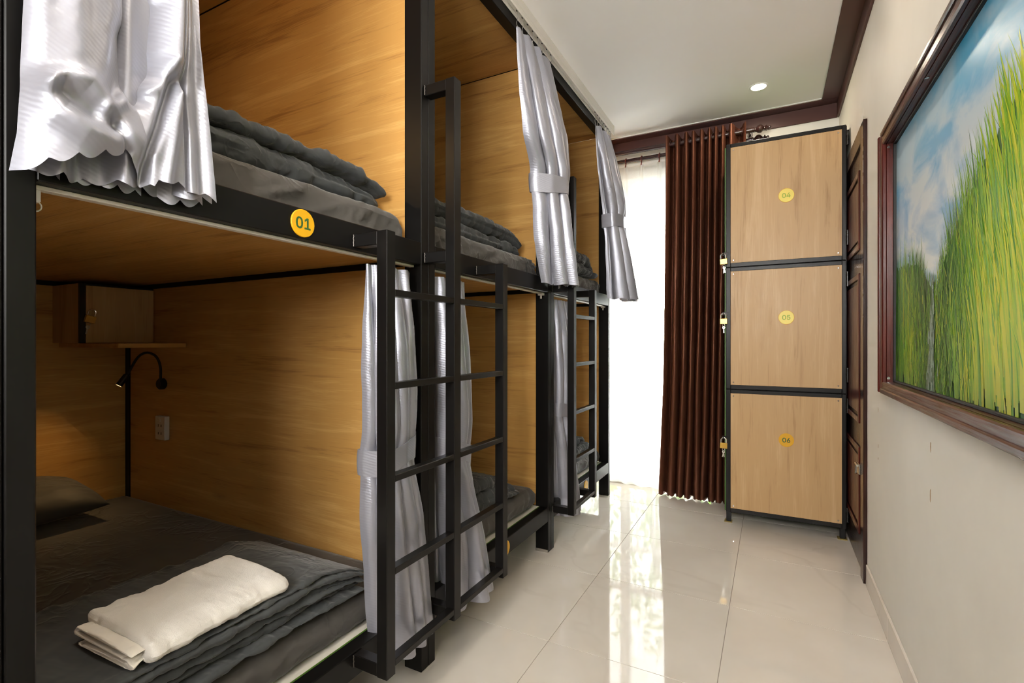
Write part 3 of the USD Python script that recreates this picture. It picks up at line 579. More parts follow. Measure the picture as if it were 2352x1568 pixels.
m = folded(3, 0.205, 0.0155, 0.036, 33, nl=16, slope=0.25, wr=0.0075, shift=0.012, res=0.0035, fill=0.24)
part(tw, 'woven_hem', place(m, -1.255, 0.522, tz + 0.002, math.radians(3)), 'towel_hem', smooth=60)

# ------------------------------------------------------------------ pillow, cupboard, lamp, socket in the first lower berth
pl = thing('pillow', 'dark satin-like charcoal pillow against the head wall of the lower berth', 'pillow', (-2.84, 0.82, LZ))
nu, nv = 70, 50; U, V = np.meshgrid(np.linspace(-1, 1, nu), np.linspace(-1, 1, nv), indexing='ij')
env = (np.maximum(0, 1 - np.abs(U) ** 2.8) ** 0.48) * (np.maximum(0, 1 - np.abs(V) ** 2.6) ** 0.5); shells = []
pin = 1 - 0.07 * (1 - np.abs(U) ** 2) * np.abs(V) ** 6
for sgn in (1, -1):
    wv = 0.010 * fbm(np.stack([U * 5 + V * 2, V * 9, U * 0 + sgn], -1), 3, 5)
    Z = sgn * (0.096 if sgn > 0 else 0.045) * env + wv * env
    PX_ = V * 0.205 * (1 - 0.05 * (1 - V ** 2) * np.abs(U) ** 6); PY_ = U * 0.33 * pin
    tilt = 0.22
    shells.append(grid(np.stack([-2.83 + PX_ * math.cos(tilt), 0.80 + PY_, LZ + 0.062 + Z - (PX_) * math.sin(tilt) * 0.6 + 0.028], -1)))
m = trimesh.util.concatenate(shells); m.merge_vertices(); m.fix_normals()
v = np.array(m.vertices); v[:, 2] = np.maximum(v[:, 2], LZ + 0.001)
part(pl, 'pillow_case', trimesh.Trimesh(v, m.faces, process=False), 'pillow_charcoal', smooth=60)

cu = thing('wall_cupboard', 'small oak wall cupboard with a projecting shelf in the corner of the lower berth', 'cupboard', (-2.9, 1.23, 1.125))
cx0, cx1, cy0, cy1, cz0, cz1 = XBK + 0.0005, -2.772, 1.075, Y2 - PY - 0.002, 1.146, 1.4195
part(cu, 'cupboard_body', box(cx0, cx1 - 0.018, cy0, cy1, cz0, cz1), 'oak_upright')
part(cu, 'edge_trim', [box(cx1 - 0.0178, cx1, cy0, cy0 + 0.022, cz0, cz1), box(cx1 - 0.0178, cx1, cy0 + 0.022, cy1, cz1 - 0.008, cz1)], 'black_plastic')
part(cu, 'cupboard_door', box(cx1 - 0.0176, cx1 + 0.001, cy0 + 0.0225, cy1, cz0 + 0.001, cz1 - 0.009), 'oak_upright')
part(cu, 'shelf', box(cx0, -2.487, 1.098, cy1, 1.126, 1.1455), 'oak_along')
def padlock(label, x, y, z, face='x', tilt=0.0, s=1.0, keys=True, two=False, group=None, dark=False):
    """body centre at (x, y, z); it shows its broad side along -y (face 'y') or +x (face 'x')"""
    t = thing('padlock', label, 'padlock', (x, y, z), group)
    def T(m):
        v = np.array(m.vertices) * s; c, q = math.cos(tilt), math.sin(tilt)
        a, b, h = v[:, 0] * c - v[:, 2] * q, v[:, 1], v[:, 0] * q + v[:, 2] * c
        return trimesh.Trimesh(np.stack([x + a, y + b, z + h], 1) if face == 'y' else np.stack([x - b, y + a, z + h], 1), m.faces, process=False)
    part(t, 'lock_body', T(box(-0.0215, 0.0215, -0.0075, 0.0075, -0.0175, 0.0175, 0.002)), 'brass')
    arc = [(-0.0145, 0, 0.012), (-0.0145, 0, 0.035)] + [(-0.0145 * math.cos(a), 0, 0.035 + 0.0145 * math.sin(a)) for a in np.linspace(0.2, np.pi - 0.2, 10)] + [(0.0145, 0, 0.035), (0.0145, 0, 0.012)]
    part(t, 'shackle', T(tube(arc, 0.0035, 10)), 'chrome')
    if keys:
        part(t, 'key_ring', T(tube([(0.007 * math.cos(a), 0.001 * math.sin(2 * a), -0.0245 + 0.007 * math.sin(a)) for a in np.linspace(0, 2 * np.pi, 20)[:-1]], 0.0010, 6, closed=True)), 'steel_key')
        for k in range(2 if two else 1):
            an = (-0.16, 0.12)[k] if two else 0.03
            ms = [lathe([(0.003, -0.0008), (0.0085, -0.0008), (0.0085, 0.0008), (0.003, 0.0008), (0.003, -0.0008)], (0, 0, 0), 'y', 18), box(-0.0026, 0.0026, -0.0008, 0.0008, -0.034, -0.0075, 0.0003)] + [box(0.002, 0.0042, -0.0008, 0.0008, -0.031 + 0.006 * j, -0.028 + 0.006 * j, 0.0002) for j in range(3)]
            m = trimesh.util.concatenate(ms); vv = np.array(m.vertices); c, q = math.cos(an), math.sin(an)
            m.vertices = np.stack([vv[:, 0] * c - vv[:, 2] * q, vv[:, 1] + 0.002 * k, vv[:, 0] * q + vv[:, 2] * c - 0.0385], 1)
            part(t, 'key', T(m), 'steel_key')
    return t
padlock('small padlock with keys hanging on the oak wall cupboard in the lower berth', cx1 + 0.012, 1.108, 1.255, 'x', tilt=-0.25, s=0.95)
from scipy.interpolate import CubicSpline
ly = Y2 - 0.0009 - PY + 0.004
def reading_lamp(label, base, wall, nk, dirn, depth):
    """base: centre on the panel; wall: +1 when the panel is on the +y side"""
    t = thing('reading_lamp', label, 'lamp', base)
    y0 = base[1] - 0.030 if wall > 0 else base[1]
    part(t, 'lamp_base', cyl((base[0], y0, base[2]), 0.028, 0.030, 'y', 28, 0.006), 'black_plastic')
    neck = CubicSpline(np.linspace(0, 1, len(nk)), np.array(nk))(np.linspace(0, 1, 50))
    part(t, 'gooseneck', tube(neck, 0.0058, 10), 'black_rubber')
    d = np.array(dirn, float); d /= np.linalg.norm(d); R = trimesh.geometry.align_vectors([0, 0, 1], d)[:3, :3]; h0 = neck[-1]
    def turn(pr):
        m = trimesh.creation.revolve(np.array(pr), sections=24); m = trimesh.Trimesh(np.array(m.vertices) @ R.T + h0, m.faces, process=False); m.fix_normals(); return m
    hp = part(t, 'lamp_head', turn([(0, 0.0), (0.009, 0.0), (0.0135, 0.008), (0.0145, 0.064), (0.0125, 0.064), (0.0120, 0.064 - depth), (0, 0.064 - depth)]), 'black_plastic')
    part(hp, 'lens', turn([(0, 0.0645 - depth), (0.0115, 0.0645 - depth), (0.0115, 0.066 - depth), (0, 0.066 - depth)]), 'read_glow')
reading_lamp('black gooseneck reading lamp on the oak side panel of the lower berth', (-2.68, ly, 0.944), 1,
    [(-2.668, 1.358, 0.955), (-2.660, 1.352, 0.985), (-2.648, 1.345, 1.028), (-2.655, 1.336, 1.070), (-2.675, 1.325, 1.092), (-2.705, 1.312, 1.099), (-2.730, 1.298, 1.088), (-2.748, 1.285, 1.062), (-2.762, 1.273, 1.026), (-2.772, 1.262, 0.995)],
    (-0.05, -0.56, -0.83), 0.020)
# its twin in the first upper berth, behind the knotted curtain
reading_lamp('black gooseneck reading lamp in the first upper berth, out of sight behind the knotted curtain', (-1.95, Y1 - 0.0242, 2.12), -1,
    [(-1.95, Y1 + 0.004, 2.13), (-1.945, Y1 + 0.012, 2.16), (-1.94, Y1 + 0.02, 2.20), (-1.93, Y1 + 0.03, 2.235), (-1.91, Y1 + 0.045, 2.255), (-1.88, Y1 + 0.055, 2.262), (-1.85, Y1 + 0.065, 2.255)],
    (0.55, 0.80, -0.10), 0.004)
so = thing('power_socket', 'white double power socket on the oak panel of the lower berth', 'socket', (-2.677, ly, 0.725))
part(so, 'face_plate', box(-2.722, -2.636, ly - 0.024, ly, 0.667, 0.784, 0.003), 'white_plastic')
for z in (0.700, 0.738):
    for dx in (-0.012, 0.012): part(so, 'pin_hole', box(-2.679 + dx - 0.0035, -2.679 + dx + 0.0035, ly - 0.0245, ly - 0.0235, z - 0.006, z + 0.006, 0), 'black_plastic', smooth=False)
part(so, 'rocker', box(-2.687, -2.671, ly - 0.027, ly - 0.0235, 0.757, 0.772, 0.001), 'white_plastic')

# ------------------------------------------------------------------ silver berth curtains, gathered and tied
def bundle(keys, nf, seed, nu=260, nt=150, scal=9, amp=0.020, tie_t=None, flare=1.0, lean=0.0):
    """keys: (z, yc, width, xc, depth) from the top down"""
    K = np.array(keys, float); z0, z1 = K[0, 0], K[-1, 0]
    rs = np.random.default_rng(seed); u = np.linspace(0, 1, nu); t = np.linspace(0, 1, nt)
    ph = u + 0.05 * np.interp(u, np.linspace(0, 1, 9), rs.uniform(-1, 1, 9)); ph = np.maximum.accumulate(ph)
    fa = np.interp(u, np.linspace(0, 1, nf * 2 + 1), rs.uniform(0.45, 1.25, nf * 2 + 1)); fb = np.interp(u, np.linspace(0, 1, nf * 2 + 1), rs.uniform(0.45, 1.25, nf * 2 + 1))
    rows = []
    for ti in t:
        z = z0 + (z1 - z0) * ti; yc, W, xc, D = (interp(z, K[:, 0], K[:, j]) for j in (1, 2, 3, 4))
        mix = ti; am = amp * (0.55 + 0.6 * min(1, ti * 3)) * (fa * (1 - mix) + fb * mix)
        if tie_t is not None:
            g = math.exp(-((ti - tie_t) / 0.05) ** 2); am = am * (1 - 0.55 * g) * (1 + 0.5 * flare * max(0, (ti - tie_t)) / (1 - tie_t))
        f = 2 * np.pi * nf * ph + 0.9 * fbm(np.stack([u * 3, np.full(nu, ti * 2.5), u * 0 + seed], 1), 2, seed) * 2
        cr = np.cos(f) + 0.22 * np.cos(2 * f + 1.0) + 0.5 * fbm(np.stack([u * 14, np.full(nu, ti * 3), u * 0], 1), 3, seed + 1)
        y = yc + W * (u - 0.5) + 0.42 * W / nf * np.sin(f) * np.clip(ti * 4, 0.15, 1) * 0.8
        x = xc - D / 2 + D * np.sqrt(np.maximum(0, 1 - (2 * u - 1) ** 2)) + am * cr + 0.010 * fbm(np.stack([u * 5, np.full(nu, ti * 9), u * 0 + 3], 1), 3, seed + 4)
        if tie_t is not None and 0 < ti - tie_t < 0.5:       # creases fanning from the tie
            k = math.exp(-(ti - tie_t) / 0.10); x = x - 0.020 * k * np.abs(np.sin(f * 0.5)) ** 8
        hem = -0.010 * np.abs(np.sin(np.pi * scal * u)) + 0.010 * fbm(np.stack([u * 4, u * 0, u * 0], 1), 2, seed + 6)
        rows.append(np.stack([x + lean * (ti ** 2), y, z + hem * np.clip((ti - 0.80) / 0.2, 0, 1)], 1))
    return np.stack(rows)
def band(cloth, zt, h, tilt, seed, sag=0.0):
    """a strip of cloth wrapped tightly round the gathered curtain"""
    zr = cloth[:, :, 2].mean(1); loops = []
    def loop(z, grow):
        k = int(np.argmin(np.abs(zr - z))); P = cloth[k, :, :2]
        back = P.copy(); back[:, 0] = np.minimum(back[:, 0], P[:, 0].min()) - 0.004
        ring = Polygon(shapely.MultiPoint(np.vstack([P, back])).convex_hull.buffer(grow, quad_segs=6).exterior).exterior
        n = 120; Q = np.array([ring.interpolate(i / n, normalized=True).coords[0] for i in range(n)])
        c = Q.mean(0); i0 = int(np.argmax(Q[:, 0] - c[0] - 0.2 * np.abs(Q[:, 1] - c[1]))); Q = np.roll(Q, -i0, 0)
        if Polygon(Q).exterior.is_ccw is False: Q = np.roll(Q[::-1], 1, 0)
        return Q
    for sft, g in ((-0.5, 0.0015), (-0.5, 0.0040), (-0.2, 0.0050), (0.2, 0.0050), (0.5, 0.0040), (0.5, 0.0015)):
        Q = loop(zt + h * sft * 0.7, g); an = np.arctan2(Q[:, 1] - Q[:, 1].mean(), Q[:, 0] - Q[:, 0].mean())
        z = zt + h * sft * (1 - 0.10 * np.cos(2 * an)) + tilt * np.sin(an) - sag * np.cos(an) + 0.003 * np.sin(3 * an + seed)
        loops.append(np.stack([Q[:, 0], Q[:, 1], z], 1))
    G = np.stack(loops + loops[:1]); G = np.concatenate([G, G[:, :1]], 1); m = grid(G); m.merge_vertices(); m.fix_normals(); return m
def hooks(parent, x, ys, z, drop=0.045):
    for i, y in enumerate(ys):
        part(parent, 'hook', [tube([(x, y, z), (x + 0.002, y + 0.004, z - drop * 0.35), (x - 0.002, y - 0.004, z - drop * 0.7), (x + 0.001, y + 0.003, z - drop)], 0.0014, 6), box(x - 0.006, x + 0.006, y - 0.005, y + 0.005, z - 0.003, z + 0.006)], 'chrome')
def tied(label, keys, nf, seed, zt, h=0.075, tilt=0.0, group=None, hook=True, sag=0.0, **k):
    t = thing('berth_curtain', label, 'curtain', (keys[0][3], keys[0][1], keys[-1][0]), 'silver berth curtains')
    z0, z1 = keys[0][0], keys[-1][0]
    cl = bundle(keys, nf, seed, tie_t=(z0 - zt) / (z0 - z1), **k)
    part(t, 'curtain_cloth', grid(cl), 'silver_satin', smooth=True)
    part(t, 'tie_band', band(cl, zt, h, tilt, seed, sag=sag), 'silver_satin', smooth=50)
    if hook: hooks(t, keys[0][3] - 0.004, np.linspace(keys[0][1] - keys[0][2] * 0.48, keys[0][1] + keys[0][2] * 0.48, 8), 2.704, 0.085)
    return t
tied('silver satin curtain tied back at the right of the middle upper berth',
     [(2.622, 2.265, 0.42, -1.050, 0.03), (2.41, 2.310, 0.41, -1.035, 0.08), (2.17, 2.362, 0.37, -1.02, 0.12), (2.0, 2.402, 0.29, -1.015, 0.13), (1.92, 2.402, 0.265, -1.015, 0.13), (1.75, 2.418, 0.26, -1.015, 0.14), (1.455, 2.452, 0.215, -1.010, 0.15)], 4, 2, 1.950, h=0.085, amp=0.020)
tied('silver satin curtain tied back in the upper berth nearest the window',
     [(2.622, 3.395, 0.36, -1.050, 0.03), (2.33, 3.445, 0.33, -1.02, 0.10), (2.05, 3.50, 0.26, -1.0, 0.12), (1.97, 3.505, 0.235, -1.0, 0.12), (1.75, 3.535, 0.25, -0.985, 0.14), (1.465, 3.60, 0.32, -0.965, 0.16)], 5, 5, 2.005, h=0.085, amp=0.019)
tied('long silver satin curtain tied back at the right of the first lower berth',
     [(1.396, 1.268, 0.225, -1.114, 0.03), (1.13, 1.272, 0.215, -1.108, 0.085), (0.85, 1.270, 0.20, -1.108, 0.10), (0.76, 1.266, 0.19, -1.108, 0.10), (0.55, 1.278, 0.235, -1.100, 0.12), (0.170, 1.300, 0.250, -1.088, 0.13)], 4, 8, 0.79, tilt=0.02, hook=False, scal=7, amp=0.021)
tied('long silver satin curtain tied back at the left of the middle lower berth',
     [(1.396, 1.592, 0.235, -1.114, 0.03), (1.12, 1.600, 0.22, -1.108, 0.08), (0.77, 1.605, 0.225, -1.108, 0.10), (0.68, 1.600, 0.205, -1.108, 0.10), (0.42, 1.630, 0.27, -1.100, 0.12), (0.15, 1.665, 0.33, -1.092, 0.13)], 4, 13, 0.725, tilt=-0.03, hook=False, scal=7, amp=0.021)
tied('long silver satin curtain tied back at the left of the lower berth by the window',
     [(1.396, 2.735, 0.29, -1.114, 0.03), (1.11, 2.740, 0.26, -1.108, 0.08), (0.78, 2.730, 0.22, -1.108, 0.10), (0.70, 2.730, 0.22, -1.108, 0.10), (0.44, 2.745, 0.24, -1.100, 0.12), (0.15, 2.79, 0.30, -1.092, 0.13)], 5, 17, 0.74, tilt=-0.02, hook=False, scal=7, amp=0.016)
# the knotted curtain in the foreground: two layers of cloth, described by fold lines
def gl(px, py, line, s):        # gaussian ridge along a polyline
    P = np.stack([px, py], -1); d = np.full(px.shape, 1e9)
    for a, b in zip(line[:-1], line[1:]):
        a, b = np.array(a, float), np.array(b, float); t = np.clip(((P - a) @ (b - a)) / ((b - a) @ (b - a)), 0, 1)
        d = np.minimum(d, np.linalg.norm(P - (a + t[..., None] * (b - a)), axis=-1))
    return np.exp(-(d / s) ** 2)
def knot_sheet(left, right, hem, nu, nt, x0, scal, height, top=-1180):
    u = np.linspace(0, 1, nu); v = np.concatenate([np.linspace(0, 0.55, nt // 5, endpoint=False), np.linspace(0.55, 1, nt)])
    rows = []
    for vi in v:
        py0 = top + (0 - top) * (vi / 0.6) if vi < 0.6 else None
        bot = np.interp(u, [h[0] for h in hem], [h[1] for h in hem]) + np.interp(u, [h[0] for h in hem], [h[2] for h in hem]) * (np.abs(np.sin(np.pi * scal * u)) - 0.5)
        py = top + (bot - top) * vi
        L, R = np.interp(py, [p[1] for p in left], [p[0] for p in left]), np.interp(py, [p[1] for p in right], [p[0] for p in right])
        px = L + (R - L) * u
        rows.append(np.stack([px, py], -1))
    G = np.stack(rows); h = height(G[..., 0], G[..., 1])
    base = np.array([on_x(a, b, x0) for a, b in G.reshape(-1, 2)]).reshape(G.shape[0], nu, 3)
    base[..., 0] = x0 + h
    return grid(base)
def h_front(px, py):
    up = 1 / (1 + np.exp((py + 120) / 90.0)); low = 1 / (1 + np.exp(-(py - 250) / 35.0))
    h = up * 0.014 * np.cos(px * 2 * np.pi / 82.0)
    h += 0.030 * np.exp(-((px - 165) / 100.0) ** 2)
    h -= 0.052 * gl(px, py, [(318, -700), (316, 120), (312, 215)], 26)
    h -= 0.018 * gl(px, py, [(285, 80), (270, 160), (258, 250)], 26)
    h += 0.034 * gl(px, py, [(392, -700), (396, 60), (392, 140)], 30)
    h += 0.024 * gl(px, py, [(385, 165), (345, 198), (275, 234), (240, 262)], 22) * np.clip((400 - px) / 60, 0, 1) ** 0.6
    h += 0.015 * gl(px, py, [(250, 270), (300, 310), (335, 345), (362, 280), (388, 200)], 30)
    h -= 0.026 * gl(px, py, [(352, 175), (330, 120), (338, 20)], 24)
    h += 0.014 * gl(px, py, [(95, 192), (128, 182), (190, 195), (226, 236)], 22)
    h -= 0.014 * gl(px, py, [(125, 215), (180, 258), (245, 288)], 28)
    h += 0.020 * gl(px, py, [(92, 200), (118, 262), (180, 305), (262, 330)], 32)
    h -= 0.016 * gl(px, py, [(240, 268), (272, 312), (285, 345)], 13)
    h -= 0.024 * gl(px, py, [(330, 440), (340, 350), (362, 290), (392, 190)], 14)
    h -= 0.012 * gl(px, py, [(412, -400), (410, 120), (428, 300), (434, 440)], 5)
    h -= 0.010 * gl(px, py, [(436, -400), (432, 60), (418, 230)], 5)
    h -= 0.012 * gl(px, py, [(448, -200), (455, 200), (470, 440)], 12)
    h += 0.012 * gl(px, py, [(380, 440), (395, 330), (410, 220)], 14)
    h -= 0.06 * np.clip((100 - px) / 90.0, 0, 1) ** 2.2
    h += 0.004 * fbm(np.stack([px * 0.012, py * 0.012, px * 0], -1), 3, 2)
    return h
kc = thing('berth_curtain', 'shiny silver curtain knotted up in the foreground, top left', 'curtain', (-1.04, 0.48, 1.42), 'silver berth curtains')
part(kc, 'curtain_cloth', knot_sheet([(50, -1180), (56, 0), (52, 120), (46, 300), (34, 390)], [(448, -1180), (450, 0), (462, 100), (472, 200), (484, 310), (498, 470)],
     [(0, 388, 6), (0.06, 384, 10), (0.16, 369, 16), (0.56, 350, 16), (0.60, 380, 12), (0.655, 425, 14), (0.70, 428, 10), (0.72, 408, 16), (0.9, 436, 16), (1.0, 460, 16)], 420, 260, -1.035, 7.3, h_front), 'silver_satin', smooth=True)
def h_back(px, py):
    return 0.016 * np.cos(px * 2 * np.pi / 165.0 + py * 0.003 + 0.6) + 0.005 * np.cos(px * 2 * np.pi / 70.0) - 0.02 * np.clip((80 - px) / 40, 0, 1)
part(kc, 'curtain_back_layer', knot_sheet([(60, -1180), (62, 100), (66, 380), (72, 400)], [(440, -1180), (455, 100), (480, 440), (484, 460)],
     [(0, 392, 12), (0.2, 408, 14), (0.62, 428, 14), (0.68, 440, 14), (0.85, 452, 16), (1.0, 462, 14)], 300, 120, -1.062, 6.4, h_back), 'silver_satin', smooth=True)
part(kc, 'curtain_back_layer', knot_sheet([(110, -1180), (112, 100), (120, 380), (126, 410)], [(430, -1180), (445, 100), (462, 440), (466, 460)],
     [(0, 405, 12), (0.4, 430, 14), (0.62, 446, 14), (0.8, 466, 16), (1.0, 470, 14)], 260, 100, -1.074, 7.2, lambda a, b: 0.45 * h_back(a + 30, b)), 'silver_satin', smooth=True)
hooks(kc, -1.050, np.linspace(0.36, 0.60, 7), 2.704, 0.03)

# ------------------------------------------------------------------ window dressing
def fin(x, y, z, s=1.0):
    pr = [(0.0, 0.0), (0.013, 0.0), (0.018, 0.004), (0.018, 0.010), (0.012, 0.014), (0.012, 0.018), (0.024, 0.030), (0.030, 0.042), (0.028, 0.056), (0.017, 0.068), (0.010, 0.074), (0.010, 0.080), (0.020, 0.085), (0.022, 0.090), (0.012, 0.095), (0.008, 0.098), (0.012, 0.104), (0.012, 0.112), (0.006, 0.118), (0.0, 0.119)]
    return lathe([(r * s, h * s) for r, h in pr], (x, y, z), 'x', 24)
def rod(label, y, z, x0, x1, r):
    t = thing('curtain_rod', label, 'curtain rod', (x0, y, z))
    part(t, 'pole', lathe([(0, 0), (r, 0), (r, x1 - x0), (0, x1 - x0)], (x0, y, z), 'x', 18), 'rod_brown')
    part(t, 'finial', fin(x1, y, z, 0.95), 'rod_brown')
    for x in ((x0 + 0.15, x1 - 0.02) if y < 3.87 else (x0 + 0.22, x1 - 0.07)):
        part(t, 'wall_bracket', [tube([(x, y, z - r - 0.004), (x, (y + YF) / 2, z + (0.014 if y < 3.87 else -0.02)), (x, YF - 0.014, z + (0.014 if y < 3.87 else -0.02))], 0.006, 8), cyl((x, YF - 0.020, z + (0.014 if y < 3.87 else -0.02)), 0.018, 0.0065, 'y')], 'rod_brown')
rod('dark brown front curtain rod with a turned finial above the lockers', 3.835, 2.628, -1.75, -0.115, 0.017)
rod('dark brown rear curtain rod with a turned finial, carrying the sheer curtain', 3.915, 2.590, -1.75, -0.125, 0.014)
sh = thing('sheer_curtain', 'white sheer curtain glowing in front of the window', 'sheer curtain', (-1.1, 3.915, 0.03))
nu, nt = 420, 70; u = np.linspace(0, 1, nu); t = np.linspace(0, 1, nt); x0, x1 = -1.74, -0.42
rs2 = np.random.default_rng(6); rows = []
xr = np.array([-1.66, -1.44, -1.22, -1.027, -0.903, -0.766, -0.60, -0.46])
for ti in t:
    x = x0 + (x1 - x0) * u; z = 2.552 + (0.022 - 2.552) * ti
    pin = np.exp(-(np.abs(x[:, None] - xr[None] - 0.012 * ti) / (0.010 + 0.022 * ti)) ** 2).sum(1)
    y = 3.915 + 0.014 * ti * np.cos(x * 2 * np.pi / 0.135 + 1.3 * np.sin(x * 6) + 0.6 * ti) + 0.016 * ti * fbm(np.stack([x * 5, x * 0 + ti * 1.5, x * 0], 1), 2, 3) * 2 - 0.016 * pin * (1 - 0.4 * ti)
    rows.append(np.stack([x, y, z - 0.012 * (1 - pin.clip(0, 1)) * max(0, 1 - ti * 12) + 0.008 * np.sin(x * 9) * (ti > 0.985)], 1))
part(sh, 'voile', grid(np.stack(rows)), 'sheer_voile', smooth=True)
for x in xr:
    part(sh, 'curtain_ring', [tube([(x + 0.003 * math.sin(a), 3.915 + 0.0185 * math.cos(a), 2.5905 + 0.0185 * math.sin(a)) for a in np.linspace(0, 2 * np.pi, 22)[:-1]], 0.0035, 7, closed=True), tube([(x, 3.915, 2.571), (x + 0.002, 3.901, 2.555), (x, 3.897, 2.535)], 0.0042, 7)], 'ring_red')
br = thing('drape', 'dark brown satin eyelet curtain drawn to the right of the window', 'curtain', (-0.5, 3.835, 0.01))
nu, nt = 620, 90; u = np.linspace(0, 1, nu); t = np.linspace(0, 1, nt); rows = []
rs3 = np.random.default_rng(8); NF = 9
fx = np.array([on_y(p, 330, 3.79)[0] for p in (1531, 1556, 1577, 1593, 1612, 1630, 1645, 1660, 1678, 1714)]); fx0, fx1 = fx[0], fx[-1]; fx = (fx - fx0) / (fx1 - fx0); ph = np.interp(u, np.linspace(0, 1, NF + 1), np.arange(NF + 1)) ; ed = np.interp(u, np.linspace(0, 1, NF + 1), fx)
for ti in t:
    L = fx0 - 0.006 - 0.055 * ti ** 2.2; Rr = fx1 - 0.03 * ti
    x = L + (Rr - L) * ed; z = 2.672 + (0.014 - 2.672) * ti
    f = 2 * np.pi * ph + 0.35 * fbm(np.stack([ph * 0.7, ph * 0 + ti * 2.0, ph * 0], 1), 2, 4) * 2
    am = 0.046 + 0.010 * fbm(np.stack([ph * 0.9, ph * 0, ph * 0 + ti], 1), 2, 9)
    c = np.cos(f); c = np.sign(c) * np.abs(c) ** 0.8
    y = 3.835 - am * c + 0.006 * fbm(np.stack([ph * 3, ph * 0 + ti * 8, ph * 0], 1), 3, 7)
    x = x + 0.010 * np.sin(f) * (0.4 + 0.6 * ti) + 0.012 * ti * fbm(np.stack([ph * 1.0, ph * 0 + ti * 3, ph * 0 + 5], 1), 2, 8) * 2
    wob = np.clip(1 - ph / 0.8, 0, 1) * max(0, ti - 0.35); y = y + wob * 0.03 * fbm(np.stack([ph * 2, ph * 0 + ti * 22, ph * 0], 1), 2, 21)
    hem = -0.010 * np.abs(np.sin(ph * np.pi * 3.0)) * (ti > 0.985) + 0.012 * np.maximum(0, c) * (ti < 0.004)
    rows.append(np.stack([x, y, z + hem], 1))
part(br, 'drape_cloth', grid(np.stack(rows)), 'brown_satin', smooth=True)
for k in range(NF * 2):
    xk = fx0 + (fx1 - fx0) * float(np.interp((k + 0.5) / 2, np.arange(NF + 1), fx))
    part(br, 'eyelet', tube([(xk + 0.006 * math.sin(a), 3.835 + 0.024 * math.cos(a), 2.628 + 0.024 * math.sin(a)) for a in np.linspace(0, 2 * np.pi, 20)[:-1]], 0.004, 7, closed=True), 'rod_brown')

# ------------------------------------------------------------------ stack of three lockers
LX0, LX1, LY0, LY1 = -0.256, 0.383, 3.440, 3.76
lk = thing('locker_cabinet', 'tall black steel cabinet with three oak locker doors numbered 04, 05 and 06', 'locker', ((LX0 + LX1) / 2, (LY0 + LY1) / 2, 0))
S = 'black_steel_satin'
for x in (LX0, LX1 - 0.028):
    for y in (LY0 + 0.012, LY1 - 0.028):
        leg = part(lk, 'leg', box(x, x + 0.028, y, y + 0.028, 0.004, 2.408, 0.002), S)
        part(leg, 'foot_plate', box(x - 0.012, x + 0.034 if x < 0 else x + 0.036, y - 0.012, y + 0.040, 0.0, 0.004, 0.0005), 'dull_brass')
zs = [(0.070, 0.098), (0.836, 0.866), (1.607, 1.642), (2.380, 2.408)]
for z0, z1 in zs:
    part(lk, 'cross_bar', [box(LX0 + 0.028, LX1 - 0.028, LY0 + 0.012, LY0 + 0.04, z0, z1), box(LX0 + 0.028, LX1 - 0.028, LY1 - 0.028, LY1, z0, z1)], S)
    part(lk, 'locker_shelf', box(LX0 + 0.004, LX1 - 0.004, LY0 + 0.041, LY1 - 0.03, z0 + 0.006, z0 + 0.020), 'green_print')
part(lk, 'side_board', box(LX0 - 0.010, LX0 - 0.0005, LY0 + 0.006, LY1, 0.075, 2.395), 'green_print')
part(lk, 'side_board', box(LX1 + 0.0005, LX1 + 0.006, LY0 + 0.016, LY1, 0.075, 2.412), 'black_steel_satin')
part(lk, 'top_board', box(LX0, LX1, LY0 + 0.016, LY1, 2.4085, 2.414), 'green_print')
part(lk, 'back_board', box(LX0 + 0.004, LX1 - 0.004, LY1 + 0.0005, LY1 + 0.008, 0.08, 2.40), 'green_print')
def yplate(owner, x, z, r, digits, plate, ink, y):
    def toY(m, h): v = np.array(m.vertices); return trimesh.Trimesh(np.stack([x + v[:, 0], y - v[:, 2] - h, z + v[:, 1]], 1), m.faces, process=False)
    part(owner, 'number_plate', [toY(lathe([(0, 0.0028), (r - 0.001, 0.0028), (r, 0.002), (r, 0.0), (0, 0)], (0, 0, 0), 'z', 40), 0)], plate, label=f'round yellow plate {digits}')
    part(owner, 'plate_rim', toY(lathe([(r - 0.0004, 0.0), (r + 0.0012, 0.0), (r + 0.0012, 0.003), (r - 0.0004, 0.003), (r - 0.0004, 0.0)], (0, 0, 0), 'z', 40), 0), 'plate_rim')
    d = meshkit.text_mesh(digits, r * 0.66, 0.0008, bold=True); b = d.bounds.mean(0); d.apply_translation([-b[0], -b[1], 0])
    part(owner, 'digits', toY(d, 0.0027), ink, smooth=False)
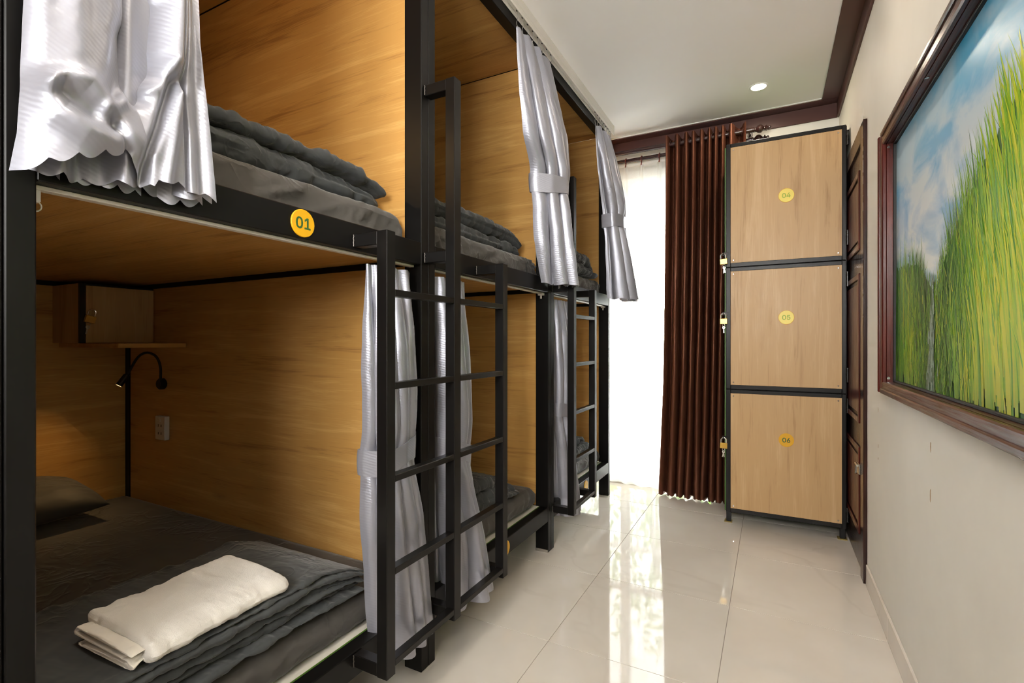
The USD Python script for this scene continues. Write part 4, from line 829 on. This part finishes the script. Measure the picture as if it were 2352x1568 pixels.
for z0, z1, num, pz, pm, ink, hz in ((1.626, 2.408, '04', 2.040, 'plate_lemon', 'digit_lime', (2.33, 1.754)), (0.853, 1.622, '05', 1.300, 'plate_lemon', 'digit_lime', (1.514, 0.960)), (0.070, 0.849, '06', 0.556, 'plate_yellow', 'digit_green', (0.784, 0.154))):
    f = 0.0265; x0, x1, y0, y1 = LX0, LX1, LY0 - 0.012, LY0 + 0.0115
    # angle-steel frame with mitred corners
    fr = [box(x0, x0 + f, y0, y1, z0, z1, 0.002), box(x1 - f + 0.006, x1, y0, y1, z0, z1, 0.002), box(x0 + f, x1 - f + 0.006, y0, y1, z0, z0 + f, 0.002), box(x0 + f, x1 - f + 0.006, y0, y1, z1 - f + 0.003, z1, 0.002)]
    dr = part(lk, 'locker_door', fr, S, label=f'locker door {num}')
    part(dr, 'door_board', box(x0 + f - 0.002, x1 - f + 0.008, y0 + 0.002, y0 + 0.012, z0 + f - 0.002, z1 - f + 0.005, 0.0005), 'oak_upright')
    yplate(dr, 0.080, pz, 0.0415 if num != '06' else 0.040, num, pm, ink, y0 + 0.002)
    for sx in (x0 + f + 0.016, x1 - f - 0.012):
        for sz in (z0 + f + 0.016, z1 - f - 0.014):
            part(dr, 'screw', lathe([(0, -0.0018), (0.003, -0.0018), (0.0045, -0.0006), (0.0045, 0), (0, 0)], (sx, y0 + 0.0022, sz), 'y', 12), 'chrome')
    for h in hz:
        part(dr, 'hinge', [lathe([(0, 0), (0.0055, 0), (0.0055, 0.075), (0, 0.075)], (x1 + 0.0055, y0 - 0.003, h - 0.0375), 'z', 12)] + [lathe([(0, 0), (0.0075, 0), (0.0075, 0.004), (0, 0.004)], (x1 + 0.0055, y0 - 0.003, h + dz), 'z', 12) for dz in (-0.042, -0.014, 0.012, 0.038)], 'black_plastic')
LYF = LY0 - 0.012
for lz, lab, kw in ((1.662, 'brass padlock on the top locker door 04', dict(tilt=0.07, two=True)), (1.282, 'brass padlock on the middle locker door 05', dict(tilt=0.0)), (0.492, 'brass padlock on the bottom locker door 06', dict(tilt=-0.03, two=True))):
    x = LX0 - 0.013
    part(lk, 'hasp', [box(LX0 - 0.022, LX0 + 0.012, LYF - 0.003, LYF - 0.0003, lz + 0.040, lz + 0.060), tube([(x, LYF - 0.002, lz + 0.056), (x, LYF - 0.018, lz + 0.056), (x, LYF - 0.018, lz + 0.044)], 0.0025, 8)], 'black_steel_satin')
    padlock(lab, x, LYF - 0.014, lz, 'y', group='brass padlocks on the lockers', s=1.02, **kw)
